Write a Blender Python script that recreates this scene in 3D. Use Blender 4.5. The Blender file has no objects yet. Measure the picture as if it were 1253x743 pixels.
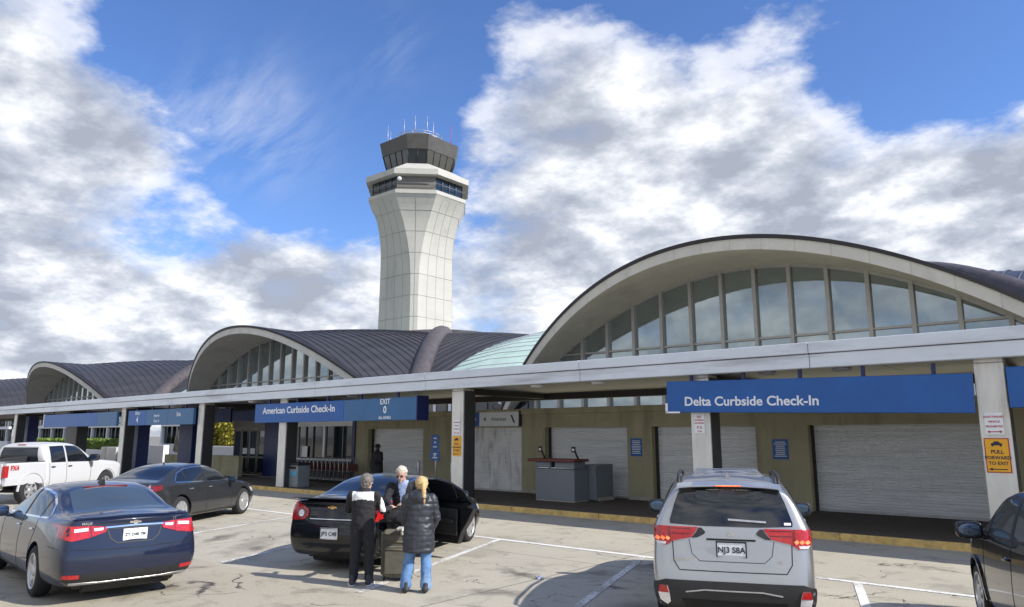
import bpy, bmesh, math, random
from mathutils import Vector, Matrix, noise
from mathutils.bvhtree import BVHTree
from mathutils.geometry import delaunay_2d_cdt
random.seed(7)
SC = bpy.context.scene
COL = SC.collection
PI = math.pi

# ------------------------------------------------------------------ helpers
def link(o, parent=None):
    COL.objects.link(o)
    if parent is not None: o.parent = parent
    return o
def tag(o, label=None, cat=None, group=None, kind=None):
    if label: o['label'] = label
    if cat: o['category'] = cat
    if group: o['group'] = group
    if kind: o['kind'] = kind
    return o
def empty(name, loc=(0, 0, 0), rz=0.0, label=None, cat=None, group=None, kind=None):
    o = bpy.data.objects.new(name, None); link(o)
    o.location = loc; o.rotation_euler = (0, 0, rz); o.empty_display_size = .2
    return tag(o, label, cat, group, kind)
def mobj(name, me, mats, parent=None):
    o = bpy.data.objects.new(name, me); link(o, parent)
    me.materials.clear()
    for m in (mats if isinstance(mats, (list, tuple)) else [mats]): me.materials.append(m)
    return o
def children(o): return [c for c in bpy.data.objects if c.parent == o]
def copy_tree(o, parent=None):
    c = o.copy(); COL.objects.link(c); c.parent = parent
    for ch in children(o): copy_tree(ch, c)
    return c

class MB:
    def __init__(s): s.bm = bmesh.new()
    def box(s, x0, x1, y0, y1, z0, z1, bev=0.0, mi=0, M=None):
        r = bmesh.ops.create_cube(s.bm, size=1.0)
        vs = r['verts']
        for v in vs:
            v.co = Vector((x0 + (v.co.x + .5) * (x1 - x0), y0 + (v.co.y + .5) * (y1 - y0), z0 + (v.co.z + .5) * (z1 - z0)))
        fs = set(f for v in vs for f in v.link_faces)
        if bev > 0:
            es = list(set(e for v in vs for e in v.link_edges))
            rr = bmesh.ops.bevel(s.bm, geom=es, offset=bev, segments=1, affect='EDGES', profile=.5)
            vs = list(set(vs2 for f in rr['faces'] for vs2 in f.verts) | set(v for v in vs if v.is_valid))
            fs = set(f for v in vs for f in v.link_faces)
        if M is not None:
            for v in vs: v.co = M @ v.co
        for f in fs: f.material_index = mi
        return s
    def ring_loft(s, rings, cap=True, closed=True, mi=0, smooth=False):
        L = [[s.bm.verts.new(p) for p in r] for r in rings]
        n = len(rings[0])
        for a, b in zip(L[:-1], L[1:]):
            for i in range(n if closed else n - 1):
                j = (i + 1) % n
                try:
                    f = s.bm.faces.new((a[i], a[j], b[j], b[i])); f.material_index = mi; f.smooth = smooth
                except ValueError: pass
        if cap and closed:
            for r in (L[0], L[-1]):
                try:
                    f = s.bm.faces.new(r); f.material_index = mi
                except ValueError: pass
        return s
    def tube(s, pts, r, n=8, mi=0, smooth=True):
        pts = [Vector(p) for p in pts]; rings = []
        rs = r if isinstance(r, (list, tuple)) else [r] * len(pts)
        up = None
        for i, p in enumerate(pts):
            d = (pts[min(i + 1, len(pts) - 1)] - pts[max(i - 1, 0)]).normalized()
            if up is None or abs(d.dot(up)) > .95: up = Vector((0, 0, 1)) if abs(d.z) < .9 else Vector((1, 0, 0))
            a = d.cross(up).normalized(); b = d.cross(a).normalized()
            rings.append([p + (a * math.cos(2 * PI * k / n) + b * math.sin(2 * PI * k / n)) * rs[i] for k in range(n)])
        return s.ring_loft(rings, mi=mi, smooth=smooth)
    def lathe(s, prof, axis='z', n=24, c=(0, 0, 0), mi=0, smooth=True, cap=True):
        rings = []
        for (r, h) in prof:
            ring = []
            for k in range(n):
                a = 2 * PI * k / n
                p = (r * math.cos(a), r * math.sin(a), h) if axis == 'z' else ((r * math.cos(a), h, r * math.sin(a)) if axis == 'y' else (h, r * math.cos(a), r * math.sin(a)))
                ring.append(Vector(p) + Vector(c))
            rings.append(ring)
        return s.ring_loft(rings, mi=mi, smooth=smooth, cap=cap)
    def face(s, pts, mi=0):
        f = s.bm.faces.new([s.bm.verts.new(p) for p in pts]); f.material_index = mi
        return s
    def prism(s, poly, y0, y1, mi=0):          # polygon in (x, z), extruded in y
        return s.ring_loft([[(x, y0, z) for x, z in poly], [(x, y1, z) for x, z in poly]], mi=mi)
    def ellipsoid(s, c, r, M=None, n=20, mi=0):
        R = bmesh.ops.create_uvsphere(s.bm, u_segments=n, v_segments=max(8, n // 2), radius=1.0)
        for v in R['verts']:
            p = Vector((v.co.x * r[0], v.co.y * r[1], v.co.z * r[2]))
            if M is not None: p = M @ p
            v.co = p + Vector(c)
        for f in set(f for v in R['verts'] for f in v.link_faces): f.smooth = True; f.material_index = mi
        return s
    def build(s, name, mats, parent=None, normals=True):
        if normals: bmesh.ops.recalc_face_normals(s.bm, faces=s.bm.faces[:])
        me = bpy.data.meshes.new(name); s.bm.to_mesh(me); s.bm.free()
        return mobj(name, me, mats, parent)

def boxobj(name, dims, mat, parent=None, bev=0.0):
    return MB().box(*dims, bev=bev).build(name, mat, parent)
def eval_mesh(o):
    dg = bpy.context.evaluated_depsgraph_get()
    dg.update()
    me = bpy.data.meshes.new_from_object(o.evaluated_get(dg))
    old = o.data
    bpy.data.objects.remove(o)
    if old.users == 0: bpy.data.meshes.remove(old)
    return me

# ------------------------------------------------------------------ materials
def newmat(name):
    m = bpy.data.materials.new(name); m.use_nodes = True
    nt = m.node_tree
    return m, nt, nt.nodes['Principled BSDF']
def N(nt, t, **kw):
    n = nt.nodes.new(t)
    for k, v in kw.items():
        if k.startswith('_'): setattr(n, k[1:], v)
        else: n.inputs[k].default_value = v
    return n
def ramp(nt, fac, stops):
    r = nt.nodes.new('ShaderNodeValToRGB'); e = r.color_ramp.elements
    e[0].position, e[0].color = stops[0][0], (*stops[0][1], 1) if len(stops[0][1]) == 3 else stops[0][1]
    e[1].position, e[1].color = stops[-1][0], (*stops[-1][1], 1)
    for p, c in stops[1:-1]:
        x = e.new(p); x.color = (*c, 1)
    nt.links.new(fac, r.inputs[0]); return r.outputs[0]
def mixc(nt, fac, a, b, mode='MIX'):
    m = nt.nodes.new('ShaderNodeMix'); m.data_type = 'RGBA'; m.blend_type = mode
    for s, v in ((m.inputs[0], fac), (m.inputs[6], a), (m.inputs[7], b)):
        if isinstance(v, (int, float)): s.default_value = v
        elif isinstance(v, tuple): s.default_value = (*v, 1) if len(v) == 3 else v
        else: nt.links.new(v, s)
    return m.outputs[2]
def maths(nt, op, a, b=None, c=None, clamp=False):
    m = nt.nodes.new('ShaderNodeMath'); m.operation = op; m.use_clamp = clamp
    for s, v in zip(m.inputs, (a, b, c)):
        if v is None: continue
        if isinstance(v, (int, float)): s.default_value = v
        else: nt.links.new(v, s)
    return m.outputs[0]
def objco(nt, scale=(1, 1, 1), kind='Object'):
    t = nt.nodes.new('ShaderNodeTexCoord'); mp = nt.nodes.new('ShaderNodeMapping')
    mp.inputs['Scale'].default_value = scale
    nt.links.new(t.outputs[kind], mp.inputs[0]); return mp.outputs[0]
def noise_n(nt, co, scale, detail=4, rough=.55, dist=0):
    n = nt.nodes.new('ShaderNodeTexNoise'); n.inputs['Scale'].default_value = scale
    n.inputs['Detail'].default_value = detail; n.inputs['Roughness'].default_value = rough
    n.inputs['Distortion'].default_value = dist
    nt.links.new(co, n.inputs['Vector']); return n.outputs['Fac']
def bump(nt, bs, h, strength=.3, dist=.02):
    b = nt.nodes.new('ShaderNodeBump'); b.inputs['Strength'].default_value = strength
    b.inputs['Distance'].default_value = dist
    nt.links.new(h, b.inputs['Height']); nt.links.new(b.outputs[0], bs.inputs['Normal'])
def mat(name, col, rough=.6, metal=0.0, var=.12, scale=3.0, bmp=0.0, bscale=40, coat=0.0, spec=None, stretch=(1, 1, 1), dirt=None):
    m, nt, bs = newmat(name)
    co = objco(nt, stretch)
    f = noise_n(nt, co, scale, 5, .6)
    lo = tuple(c * (1 - var) for c in col); hi = tuple(min(1, c * (1 + var)) for c in col)
    c = ramp(nt, f, [(.3, lo), (.7, hi)])
    if dirt:
        g = noise_n(nt, objco(nt, dirt[2] if len(dirt) > 2 else (1, 1, .15)), dirt[1], 6, .65)
        c = mixc(nt, ramp(nt, g, [(.52, (0, 0, 0)), (.72, (1, 1, 1))]), c, dirt[0])
    nt.links.new(c, bs.inputs['Base Color'])
    r = ramp(nt, f, [(.25, (rough * .85,) * 3), (.75, (min(1, rough * 1.15),) * 3)])
    nt.links.new(r, bs.inputs['Roughness'])
    bs.inputs['Metallic'].default_value = metal
    if coat: bs.inputs['Coat Weight'].default_value = coat; bs.inputs['Coat Roughness'].default_value = .03
    if spec is not None: bs.inputs['Specular IOR Level'].default_value = spec
    if bmp: bump(nt, bs, noise_n(nt, co, bscale, 4), bmp, .01)
    return m
def carpaint(name, col, metal=.35, rough=.35, dusty=.06):
    m, nt, bs = newmat(name)
    co = objco(nt)
    fl = noise_n(nt, co, 900, 1)
    c = ramp(nt, fl, [(.3, tuple(x * .8 for x in col)), (.7, tuple(min(1, x * 1.25 + .004) for x in col))])
    sep = nt.nodes.new('ShaderNodeSeparateXYZ'); t = nt.nodes.new('ShaderNodeTexCoord'); nt.links.new(t.outputs['Object'], sep.inputs[0])
    low = maths(nt, 'SUBTRACT', 1.0, maths(nt, 'MULTIPLY', sep.outputs[2], 1.7), clamp=True)
    d = maths(nt, 'MULTIPLY', maths(nt, 'ADD', maths(nt, 'MULTIPLY', low, 1.3), .08), maths(nt, 'MULTIPLY', noise_n(nt, co, 5, 6, .65), dusty * 2), clamp=True)
    c = mixc(nt, d, c, (.22, .2, .17))
    nt.links.new(c, bs.inputs['Base Color'])
    bs.inputs['Metallic'].default_value = metal; bs.inputs['Roughness'].default_value = rough
    bs.inputs['Coat Weight'].default_value = .9
    bs.inputs['Specular IOR Level'].default_value = .15
    nt.links.new(maths(nt, 'ADD', maths(nt, 'MULTIPLY', d, .5), .03), bs.inputs['Coat Roughness'])
    return m
def glassmat(name, col, rough=.03, metal=0.0, spec=.8):
    m, nt, bs = newmat(name)
    f = noise_n(nt, objco(nt), 1.4, 3)
    c = ramp(nt, f, [(.35, tuple(x * .93 for x in col)), (.65, tuple(x * 1.07 for x in col))])
    nt.links.new(c, bs.inputs['Base Color'])
    bs.inputs['Roughness'].default_value = rough; bs.inputs['Metallic'].default_value = metal
    bs.inputs['Specular IOR Level'].default_value = spec
    g = noise_n(nt, objco(nt), .7, 2); bump(nt, bs, g, .05, .05)
    return m

M = {}
M['rubber'] = mat('rubber', (.018, .018, .019), .85, var=.3, bmp=.3, bscale=60)
M['black_plastic'] = mat('black_plastic', (.02, .02, .022), .55, var=.25, scale=8)
M['rim'] = mat('rim_alloy', (.55, .55, .56), .35, .7, var=.15, scale=12)
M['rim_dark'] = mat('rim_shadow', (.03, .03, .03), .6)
M['chrome'] = mat('chrome', (.75, .75, .76), .12, 1.0, var=.05)
M['carglass'] = glassmat('car_glass', (.008, .01, .014), .03, 0, .9)
M['carglass_light'] = glassmat('car_glass_light', (.05, .07, .09), .03, 0, 1.0)
M['red_lens'] = mat('red_lens', (.42, .012, .012), .15, var=.3, scale=30, coat=.8)
M['dark_red_lens'] = mat('dark_red_lens', (.16, .006, .008), .2, var=.2, scale=20, coat=.8)
M['clear_lens'] = mat('clear_lens', (.75, .73, .72), .15, .2, var=.15, scale=30, coat=.8)
M['plate_white'] = mat('plate_white', (.75, .77, .8), .4, var=.06, scale=20)
M['ink'] = mat('ink', (.02, .025, .05), .5)
M['gold'] = mat('gold_metal', (.8, .55, .2), .25, .9)
M['seam'] = mat('seam_gap', (.006, .006, .007), .8)

# ------------------------------------------------------------------ text
def text_mesh(body, size, extrude=.004, align='CENTER', bold=0.0, spacing=1.0, line=1.0):
    c = bpy.data.curves.new('lettering', 'FONT'); c.body = body; c.size = size; c.extrude = extrude
    c.align_x = align; c.align_y = 'CENTER'; c.offset = bold; c.space_character = spacing; c.space_line = line
    c.resolution_u = 4
    o = bpy.data.objects.new('lettering', c); link(o)
    dg = bpy.context.evaluated_depsgraph_get(); dg.update()
    me = bpy.data.meshes.new_from_object(o.evaluated_get(dg))
    bpy.data.objects.remove(o); bpy.data.curves.remove(c)
    return me
def text(body, size, loc, mat_, parent=None, rot=(PI / 2, 0, 0), name='lettering', **kw):
    width = kw.pop('width', None)
    me = text_mesh(body, size, **kw)
    if width:
        xs_ = [v.co.x for v in me.vertices]; me.transform(Matrix.Scale(width / (max(xs_) - min(xs_)), 4, (1, 0, 0)))
    Mx = Matrix.Translation(loc) @ (Matrix.Rotation(rot[2], 4, 'Z') @ Matrix.Rotation(rot[1], 4, 'Y') @ Matrix.Rotation(rot[0], 4, 'X'))
    me.transform(Mx)
    return mobj(name, me, mat_, parent)
# ------------------------------------------------------------------ world, sun, camera
CAM_Z, F_PX, PITCH, YAW = 2.15, 890.0, math.atan(161.5 / 890.0), math.radians(40.3)
Fh = (-math.sin(YAW), math.cos(YAW)); Rt = (math.cos(YAW), math.sin(YAW))
def ray(px, py):
    a = (px - 626.5) / F_PX; b = (371.5 - py) / F_PX
    f = math.cos(PITCH) - b * math.sin(PITCH); u = math.sin(PITCH) + b * math.cos(PITCH)
    return Vector((f * Fh[0] + a * Rt[0], f * Fh[1] + a * Rt[1], u)).normalized()
cam = bpy.data.cameras.new('camera'); camo = bpy.data.objects.new('camera', cam); link(camo)
cam.sensor_width = 36.0; cam.lens = 36.0 * F_PX / 1253.0; cam.clip_start = .1; cam.clip_end = 5000
camo.location = (0, 0, CAM_Z); camo.rotation_euler = (PI / 2 + PITCH, 0, YAW)
SC.camera = camo

SUN_EL = math.radians(37); sdir = Vector((.962, .27, 0)).normalized()
sun_vec = Vector((sdir.x * math.cos(SUN_EL), sdir.y * math.cos(SUN_EL), math.sin(SUN_EL)))
sl = bpy.data.lights.new('sun', 'SUN'); sl.energy = 5.0; sl.angle = math.radians(.53); sl.color = (1, .95, .86)
so = bpy.data.objects.new('sun', sl); link(so); so.rotation_euler = (-sun_vec).to_track_quat('-Z', 'Y').to_euler()
so.location = (40, 0, 60)

w = bpy.data.worlds.new('World'); SC.world = w; w.use_nodes = True
nt = w.node_tree; bg = nt.nodes['Background']
sky = nt.nodes.new('ShaderNodeTexSky'); sky.sky_type = 'NISHITA'; sky.sun_disc = False
sky.sun_elevation = SUN_EL; sky.sun_rotation = math.atan2(sdir.x, sdir.y); sky.air_density = 1.0; sky.dust_density = .3; sky.ozone_density = 3.0
tc = nt.nodes.new('ShaderNodeTexCoord'); D = tc.outputs['Generated']
sp = nt.nodes.new('ShaderNodeSeparateXYZ'); nt.links.new(D, sp.inputs[0])
zz = maths(nt, 'ADD', maths(nt, 'MAXIMUM', sp.outputs[2], 0.0), .38)
cb = nt.nodes.new('ShaderNodeCombineXYZ')
nt.links.new(maths(nt, 'DIVIDE', sp.outputs[0], zz), cb.inputs[0]); nt.links.new(maths(nt, 'DIVIDE', sp.outputs[1], zz), cb.inputs[1])
nt.links.new(maths(nt, 'MULTIPLY', sp.outputs[2], 1.5), cb.inputs[2])
P = cb.outputs[0]
def cnoise(scale, off=(0, 0, 0), detail=7, rough=.58, dist=.25):
    mp = nt.nodes.new('ShaderNodeMapping'); mp.inputs['Location'].default_value = off
    nt.links.new(P, mp.inputs[0]); return noise_n(nt, mp.outputs[0], scale, detail, rough, dist)
def blob(px, py, rad, wgt):                      # a soft bank of cloud centred on one direction of the sky
    c = ray(px, py)
    dp = nt.nodes.new('ShaderNodeVectorMath'); dp.operation = 'DISTANCE'; nt.links.new(D, dp.inputs[0]); dp.inputs[1].default_value = c
    q = maths(nt, 'DIVIDE', dp.outputs['Value'], rad)
    e = maths(nt, 'POWER', 2.718, maths(nt, 'MULTIPLY', maths(nt, 'MULTIPLY', q, q), -1.0))
    return maths(nt, 'MULTIPLY', e, wgt)
acc = maths(nt, 'ADD', -.655, 0.0)
BL = [(70, 165, .12, .50), (-60, 170, .12, .36), (10, 50, .05, .24), (165, 205, .07, .26), (-20, 400, .22, .34), (110, 350, .14, .30), (320, 340, .13, .42), (230, 430, .2, .3), (450, 380, .12, .30), (640, 330, .15, .36), (760, 170, .16, .38), (640, 130, .09, .20), (840, 290, .20, .36),
      (930, 180, .12, .30), (1010, 25, .06, .26), (1150, 250, .13, .50), (1230, 215, .09, .30), (980, 330, .2, .3), (1250, 330, .15, .3), (720, 60, .06, .18), (640, 60, .05, .12), (265, 70, .05, .16), (330, 150, .05, .12), (110, 35, .03, .2), (470, 5, .03, .22), (560, 200, .08, .22),
      (460, 110, .15, -.40), (330, 40, .20, -.30), (1120, 90, .09, -.30), (1180, 40, .12, -.36), (230, 275, .06, -.22), (390, 210, .08, -.3), (60, 262, .06, -.42), (190, 258, .07, -.46), (320, 240, .07, -.40), (150, 300, .04, -.2), (430, 250, .05, -.2), (150, 60, .07, -.2), (850, 20, .08, -.2), (870, 110, .05, -.14), (1060, 150, .06, -.22), (590, 250, .05, -.12), (700, 240, .05, -.1), (990, 130, .04, -.12), (200, 330, .04, -.12)]
for b in BL: acc = maths(nt, 'ADD', acc, blob(*b))
def bank(v, rad, wgt):                           # wide cloud bank added out of view as neutral fill and for glass reflections
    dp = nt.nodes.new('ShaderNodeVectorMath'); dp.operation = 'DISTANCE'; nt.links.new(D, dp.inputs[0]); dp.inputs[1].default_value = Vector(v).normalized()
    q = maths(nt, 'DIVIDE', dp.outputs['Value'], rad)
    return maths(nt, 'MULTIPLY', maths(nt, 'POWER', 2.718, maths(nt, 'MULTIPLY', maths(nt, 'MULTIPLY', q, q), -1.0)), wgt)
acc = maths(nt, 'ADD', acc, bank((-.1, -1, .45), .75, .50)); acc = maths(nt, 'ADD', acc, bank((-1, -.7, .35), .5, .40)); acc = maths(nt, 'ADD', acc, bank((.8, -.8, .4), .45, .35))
def dn(o):
    return maths(nt, 'ADD', maths(nt, 'MULTIPLY', cnoise(2.6, (3.1 + o[0] * 2.6, 1.7 + o[1] * 2.6, .4), 3, .5, .0), .75), maths(nt, 'MULTIPLY', cnoise(6.2, (7.3 + o[0] * 6.2, 2.2 + o[1] * 6.2, .1), 12, .60, .0), 1.30))
f0 = dn((0, 0)); f1 = dn((.05, .008))
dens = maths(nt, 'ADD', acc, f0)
horiz = maths(nt, 'MULTIPLY', maths(nt, 'POWER', maths(nt, 'SUBTRACT', 1.0, maths(nt, 'MAXIMUM', sp.outputs[2], 0.0), clamp=True), 10.0), .20)
dens = maths(nt, 'ADD', dens, horiz)
cm = ramp(nt, dens, [(.45, (0, 0, 0)), (.55, (.22,) * 3), (.68, (.68,) * 3), (.95, (.97,) * 3)])
lit = maths(nt, 'ADD', maths(nt, 'MULTIPLY', maths(nt, 'SUBTRACT', f0, f1), 2.0), maths(nt, 'SUBTRACT', .86, maths(nt, 'MULTIPLY', maths(nt, 'MINIMUM', maths(nt, 'SUBTRACT', dens, .55), .42), .95)))
ccol = ramp(nt, lit, [(.06, (.37, .40, .47)), (.36, (.49, .525, .60)), (.60, (.64, .67, .73)), (.92, (.90, .91, .94))])
skyc = nt.nodes.new('ShaderNodeHueSaturation'); skyc.inputs['Saturation'].default_value = 1.08; skyc.inputs['Value'].default_value = .125
nt.links.new(sky.outputs[0], skyc.inputs['Color'])
cir = maths(nt, 'ADD', blob(320, 152, .07, .42), maths(nt, 'ADD', blob(240, 155, .05, .3), blob(470, 60, .05, .18)))
wm0 = nt.nodes.new('ShaderNodeMapping'); wm0.inputs['Rotation'].default_value = (0, 0, -.45); wm0.inputs['Scale'].default_value = (4, 16, 3); nt.links.new(P, wm0.inputs[0])
cir = maths(nt, 'MULTIPLY', cir, ramp(nt, noise_n(nt, wm0.outputs[0], 1.0, 8, .6, .4), [(.42, (0, 0, 0)), (.75, (1, 1, 1))]))
cm = maths(nt, 'MAXIMUM', cm, cir)
out = mixc(nt, cm, mixc(nt, 1.0, skyc.outputs[0], (.96, 1.04, 1.32), 'MULTIPLY'), ccol)
nt.links.new(out, bg.inputs['Color']); bg.inputs['Strength'].default_value = 1.0
SC.view_settings.view_transform = 'Standard'; SC.view_settings.look = 'None'; SC.view_settings.exposure = .25; SC.view_settings.gamma = 1
SC.render.engine = 'CYCLES'

# ------------------------------------------------------------------ ground materials
def concrete_ground(name, base, stain=.5, crack=.5, agg=.3, joint=None, spots=()):
    m, nt, bs = newmat(name)
    co = objco(nt, kind='Object')
    big = noise_n(nt, co, .35, 5, .6); mid = noise_n(nt, co, 1.6, 6, .7, .6); fine = noise_n(nt, co, 60, 3, .7); sp2 = noise_n(nt, co, 14, 5, .75)
    c = ramp(nt, big, [(.3, tuple(x * .84 for x in base)), (.7, tuple(x * 1.10 for x in base))])
    c = mixc(nt, agg, c, ramp(nt, fine, [(.35, tuple(x * .45 for x in base)), (.62, tuple(min(1, x * 1.35) for x in base))]))
    st = ramp(nt, mid, [(.52, (0, 0, 0)), (.68, (1, 1, 1))])
    c = mixc(nt, maths(nt, 'MULTIPLY', st, stain), c, tuple(x * .42 for x in base))
    st2 = ramp(nt, sp2, [(.62, (0, 0, 0)), (.72, (1, 1, 1))])
    c = mixc(nt, maths(nt, 'MULTIPLY', st2, stain * .55), c, tuple(x * .3 for x in base))
    v = nt.nodes.new('ShaderNodeTexVoronoi'); v.feature = 'DISTANCE_TO_EDGE'; v.inputs['Scale'].default_value = .55
    wob = nt.nodes.new('ShaderNodeTexNoise'); wob.inputs['Scale'].default_value = 1.3; wob.inputs['Detail'].default_value = 8; nt.links.new(co, wob.inputs['Vector'])
    vm = nt.nodes.new('ShaderNodeVectorMath'); vm.operation = 'MULTIPLY_ADD'; nt.links.new(wob.outputs['Color'], vm.inputs[0]); vm.inputs[1].default_value = (1.3, 1.3, 0); nt.links.new(co, vm.inputs[2])
    nt.links.new(vm.outputs[0], v.inputs['Vector'])
    ck = ramp(nt, v.outputs['Distance'], [(.002, (1, 1, 1)), (.008, (0, 0, 0))])
    ck = maths(nt, 'MULTIPLY', ck, maths(nt, 'MULTIPLY', ramp(nt, noise_n(nt, co, .8, 2), [(.47, (0, 0, 0)), (.60, (1, 1, 1))]), crack))
    c = mixc(nt, ck, c, (.05, .045, .04))
    if joint:
        br = nt.nodes.new('ShaderNodeTexBrick'); br.inputs['Scale'].default_value = 1; br.inputs['Brick Width'].default_value = joint[0]; br.inputs['Row Height'].default_value = joint[1]
        br.offset = 0; br.inputs['Mortar Size'].default_value = .018; br.inputs['Mortar Smooth'].default_value = .2
        nt.links.new(objco(nt), br.inputs['Vector'])
        c = mixc(nt, maths(nt, 'MULTIPLY', br.outputs['Fac'], .65), c, (.08, .075, .065))
    if spots:                                        # oil, tar and repair stains with ragged edges of their own
        wn = nt.nodes.new('ShaderNodeTexNoise'); wn.inputs['Scale'].default_value = 2.2; wn.inputs['Detail'].default_value = 8; wn.inputs['Roughness'].default_value = .65; nt.links.new(co, wn.inputs['Vector'])
        wm = nt.nodes.new('ShaderNodeVectorMath'); wm.operation = 'MULTIPLY_ADD'; nt.links.new(wn.outputs['Color'], wm.inputs[0]); wm.inputs[1].default_value = (.9, .9, 0); nt.links.new(co, wm.inputs[2])
        tot = None
        for (sx_, sy_, rx_, ry_, ro_, wg_) in spots:
            mp_ = nt.nodes.new('ShaderNodeMapping'); mp_.vector_type = 'TEXTURE'; mp_.inputs['Location'].default_value = (sx_ + .45, sy_ + .45, 0); mp_.inputs['Rotation'].default_value = (0, 0, ro_); mp_.inputs['Scale'].default_value = (rx_, ry_, 1)
            nt.links.new(wm.outputs[0], mp_.inputs[0]); sxy = nt.nodes.new('ShaderNodeVectorMath'); sxy.operation = 'MULTIPLY'; sxy.inputs[1].default_value = (1, 1, 0); nt.links.new(mp_.outputs[0], sxy.inputs[0])
            ln = nt.nodes.new('ShaderNodeVectorMath'); ln.operation = 'LENGTH'; nt.links.new(sxy.outputs[0], ln.inputs[0])
            k_ = maths(nt, 'MULTIPLY', maths(nt, 'SUBTRACT', 1.25, ln.outputs['Value'], clamp=True), wg_ * 3.0)
            tot = k_ if tot is None else maths(nt, 'MAXIMUM', tot, k_)
        tot = maths(nt, 'MULTIPLY', maths(nt, 'MINIMUM', tot, .92), maths(nt, 'ADD', .55, maths(nt, 'MULTIPLY', sp2, .8)), clamp=True)
        c = mixc(nt, tot, c, (.075, .068, .055))
    nt.links.new(c, bs.inputs['Base Color'])
    bs.inputs['Roughness'].default_value = .85
    h = maths(nt, 'ADD', maths(nt, 'MULTIPLY', fine, .5), maths(nt, 'MULTIPLY', ck, -1.5))
    bump(nt, bs, h, .45, .012)
    return m
SPOTS = [(-7.75, 9.3, .55, .17, -.3, .30), (-6.85, 10.1, .42, .2, .9, .20), (-6.55, 11.1, .36, .2, .9, .20), (-13.9, 8.35, 1.3, .34, 2.3, .16), (-13.3, 8.0, .5, .2, 2.4, .26), (-15.2, 8.3, .8, .2, 2.2, .28),
    (-7.1, 8.0, .5, .2, .3, .22), (-2.6, 14.0, .5, .1, -.2, .2), (-14.6, 9.6, 1.1, .22, 2.1, .14), (-5.9, 13.3, .25, .09, .9, .2), (-9.6, 10.4, .5, .5, 0, .07), (-4.8, 11.3, .2, .5, .3, .10), (-1.6, 9.2, .6, .4, .3, .12), (-11.6, 11.2, .6, .3, 1, .1), (-5.0, 8.6, .5, .4, .3, .2), (-6.1, 9.4, .3, .12, .2, .3), (-10.2, 8.6, .3, .4, .3, .2)]
M['stall'] = concrete_ground('stall_concrete', (.44, .405, .325), .60, 1.0, .34, (7.24, 5.4), SPOTS)
M['lane'] = concrete_ground('old_lane_surface', (.40, .36, .28), .75, 1.0, .5)
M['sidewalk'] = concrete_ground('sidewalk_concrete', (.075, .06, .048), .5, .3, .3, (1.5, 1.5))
M['far'] = concrete_ground('far_ground', (.22, .21, .18), .4, .3, .3)
M['yellow_kerb'] = mat('yellow_kerb_paint', (.66, .45, .15), .75, var=.25, scale=4, bmp=.3, dirt=((.32, .25, .15), 5, (1, 1, 1)))
def paintmat(name, col, wear=.5):
    m, nt, bs = newmat(name)
    co = objco(nt)
    f = noise_n(nt, co, 18, 8, .75); g = noise_n(nt, co, 1.2, 3)
    k = maths(nt, 'ADD', f, maths(nt, 'MULTIPLY', maths(nt, 'SUBTRACT', g, .5), .5))
    c = ramp(nt, k, [(wear - .06, (.34, .32, .27)), (wear + .03, col)])
    nt.links.new(c, bs.inputs['Base Color']); bs.inputs['Roughness'].default_value = .8
    return m
M['line'] = paintmat('white_line_paint', (.78, .78, .76), .42)
M['line_worn'] = paintmat('worn_line_paint', (.72, .72, .69), .49)
M['stain'] = mat('tar_patch', (.12, .11, .095), .9, var=.35, scale=9, bmp=.4, bscale=60)

def sheet(name, x0, x1, y0, y1, z, m, n=1):
    mb = MB()
    for i in range(n):
        a = x0 + (x1 - x0) * i / n; b = x0 + (x1 - x0) * (i + 1) / n
        mb.face([(a, y0, z), (b, y0, z), (b, y1, z), (a, y1, z)])
    bmesh.ops.remove_doubles(mb.bm, verts=mb.bm.verts[:], dist=1e-4)
    return tag(mb.build(name, m, None), kind='structure')
sheet('ground', -1500, 900, -900, 1500, -.012, M['far'])
sheet('road', -260, 120, -60, 6.66, 0.0, M['lane'])
sheet('parking_lane', -260, 120, 6.66, 16.5, -.002, M['stall'])
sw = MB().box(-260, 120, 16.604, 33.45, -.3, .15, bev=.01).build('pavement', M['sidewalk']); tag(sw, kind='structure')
kb = MB()
x = -260.0
while x < 60:
    kb.box(x, x + 3.0 - .012, 16.47, 16.60, -.3, .135, bev=.012); x += 3.0
tag(kb.build('kerb', M['yellow_kerb']), kind='structure')
# painted lines
def strip(mb, a, b, wd, z=.004):
    a = Vector(a); b = Vector(b); d = (b - a).normalized(); n = Vector((-d.y, d.x)) * wd / 2
    k = max(1, int((b - a).length / 1.0))
    for i in range(k):
        p = a.lerp(b, i / k); q = a.lerp(b, (i + 1) / k)
        mb.face([(*(p + n), z), (*(q + n), z), (*(q - n), z), (*(p - n), z)])
mb = MB(); strip(mb, (-90, 12.0), (20, 12.0), .13); tag(mb.build('road_marking', M['line']), kind='structure')
mb = MB()
for k in range(-9, 4):
    x0 = -10.5 + 3.62 * k + (0 if k < 1 else -.15)
    if k == 2: x0 = -3.42
    sx = x0 + 1.98 if k < 1 else x0 + 1.75
    if k == -1: sx = -12.3
    strip(mb, (x0, 11.93), (sx, 6.75), .12, .0045)
tag(mb.build('stall_marking', M['line_worn']), kind='structure')
# crumpled litter near the middle of the bay
mb = MB(); rnd = random.Random(5)
for k in range(7): mb.ellipsoid((rnd.uniform(-.05, .05), rnd.uniform(-.05, .05), .03 + rnd.uniform(0, .03)), (rnd.uniform(.03, .06), rnd.uniform(.02, .05), rnd.uniform(.015, .04)), n=6)
o = mb.build('litter', mat('litter_wrap', (.35, .38, .5), .4, var=.8, scale=20)); o.location = (-7.22, 9.15, -.012); o.scale = (.7, .7, .7)
tag(o, 'small crumpled blue and white wrapper lying on the concrete between the cars', 'litter')
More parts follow.
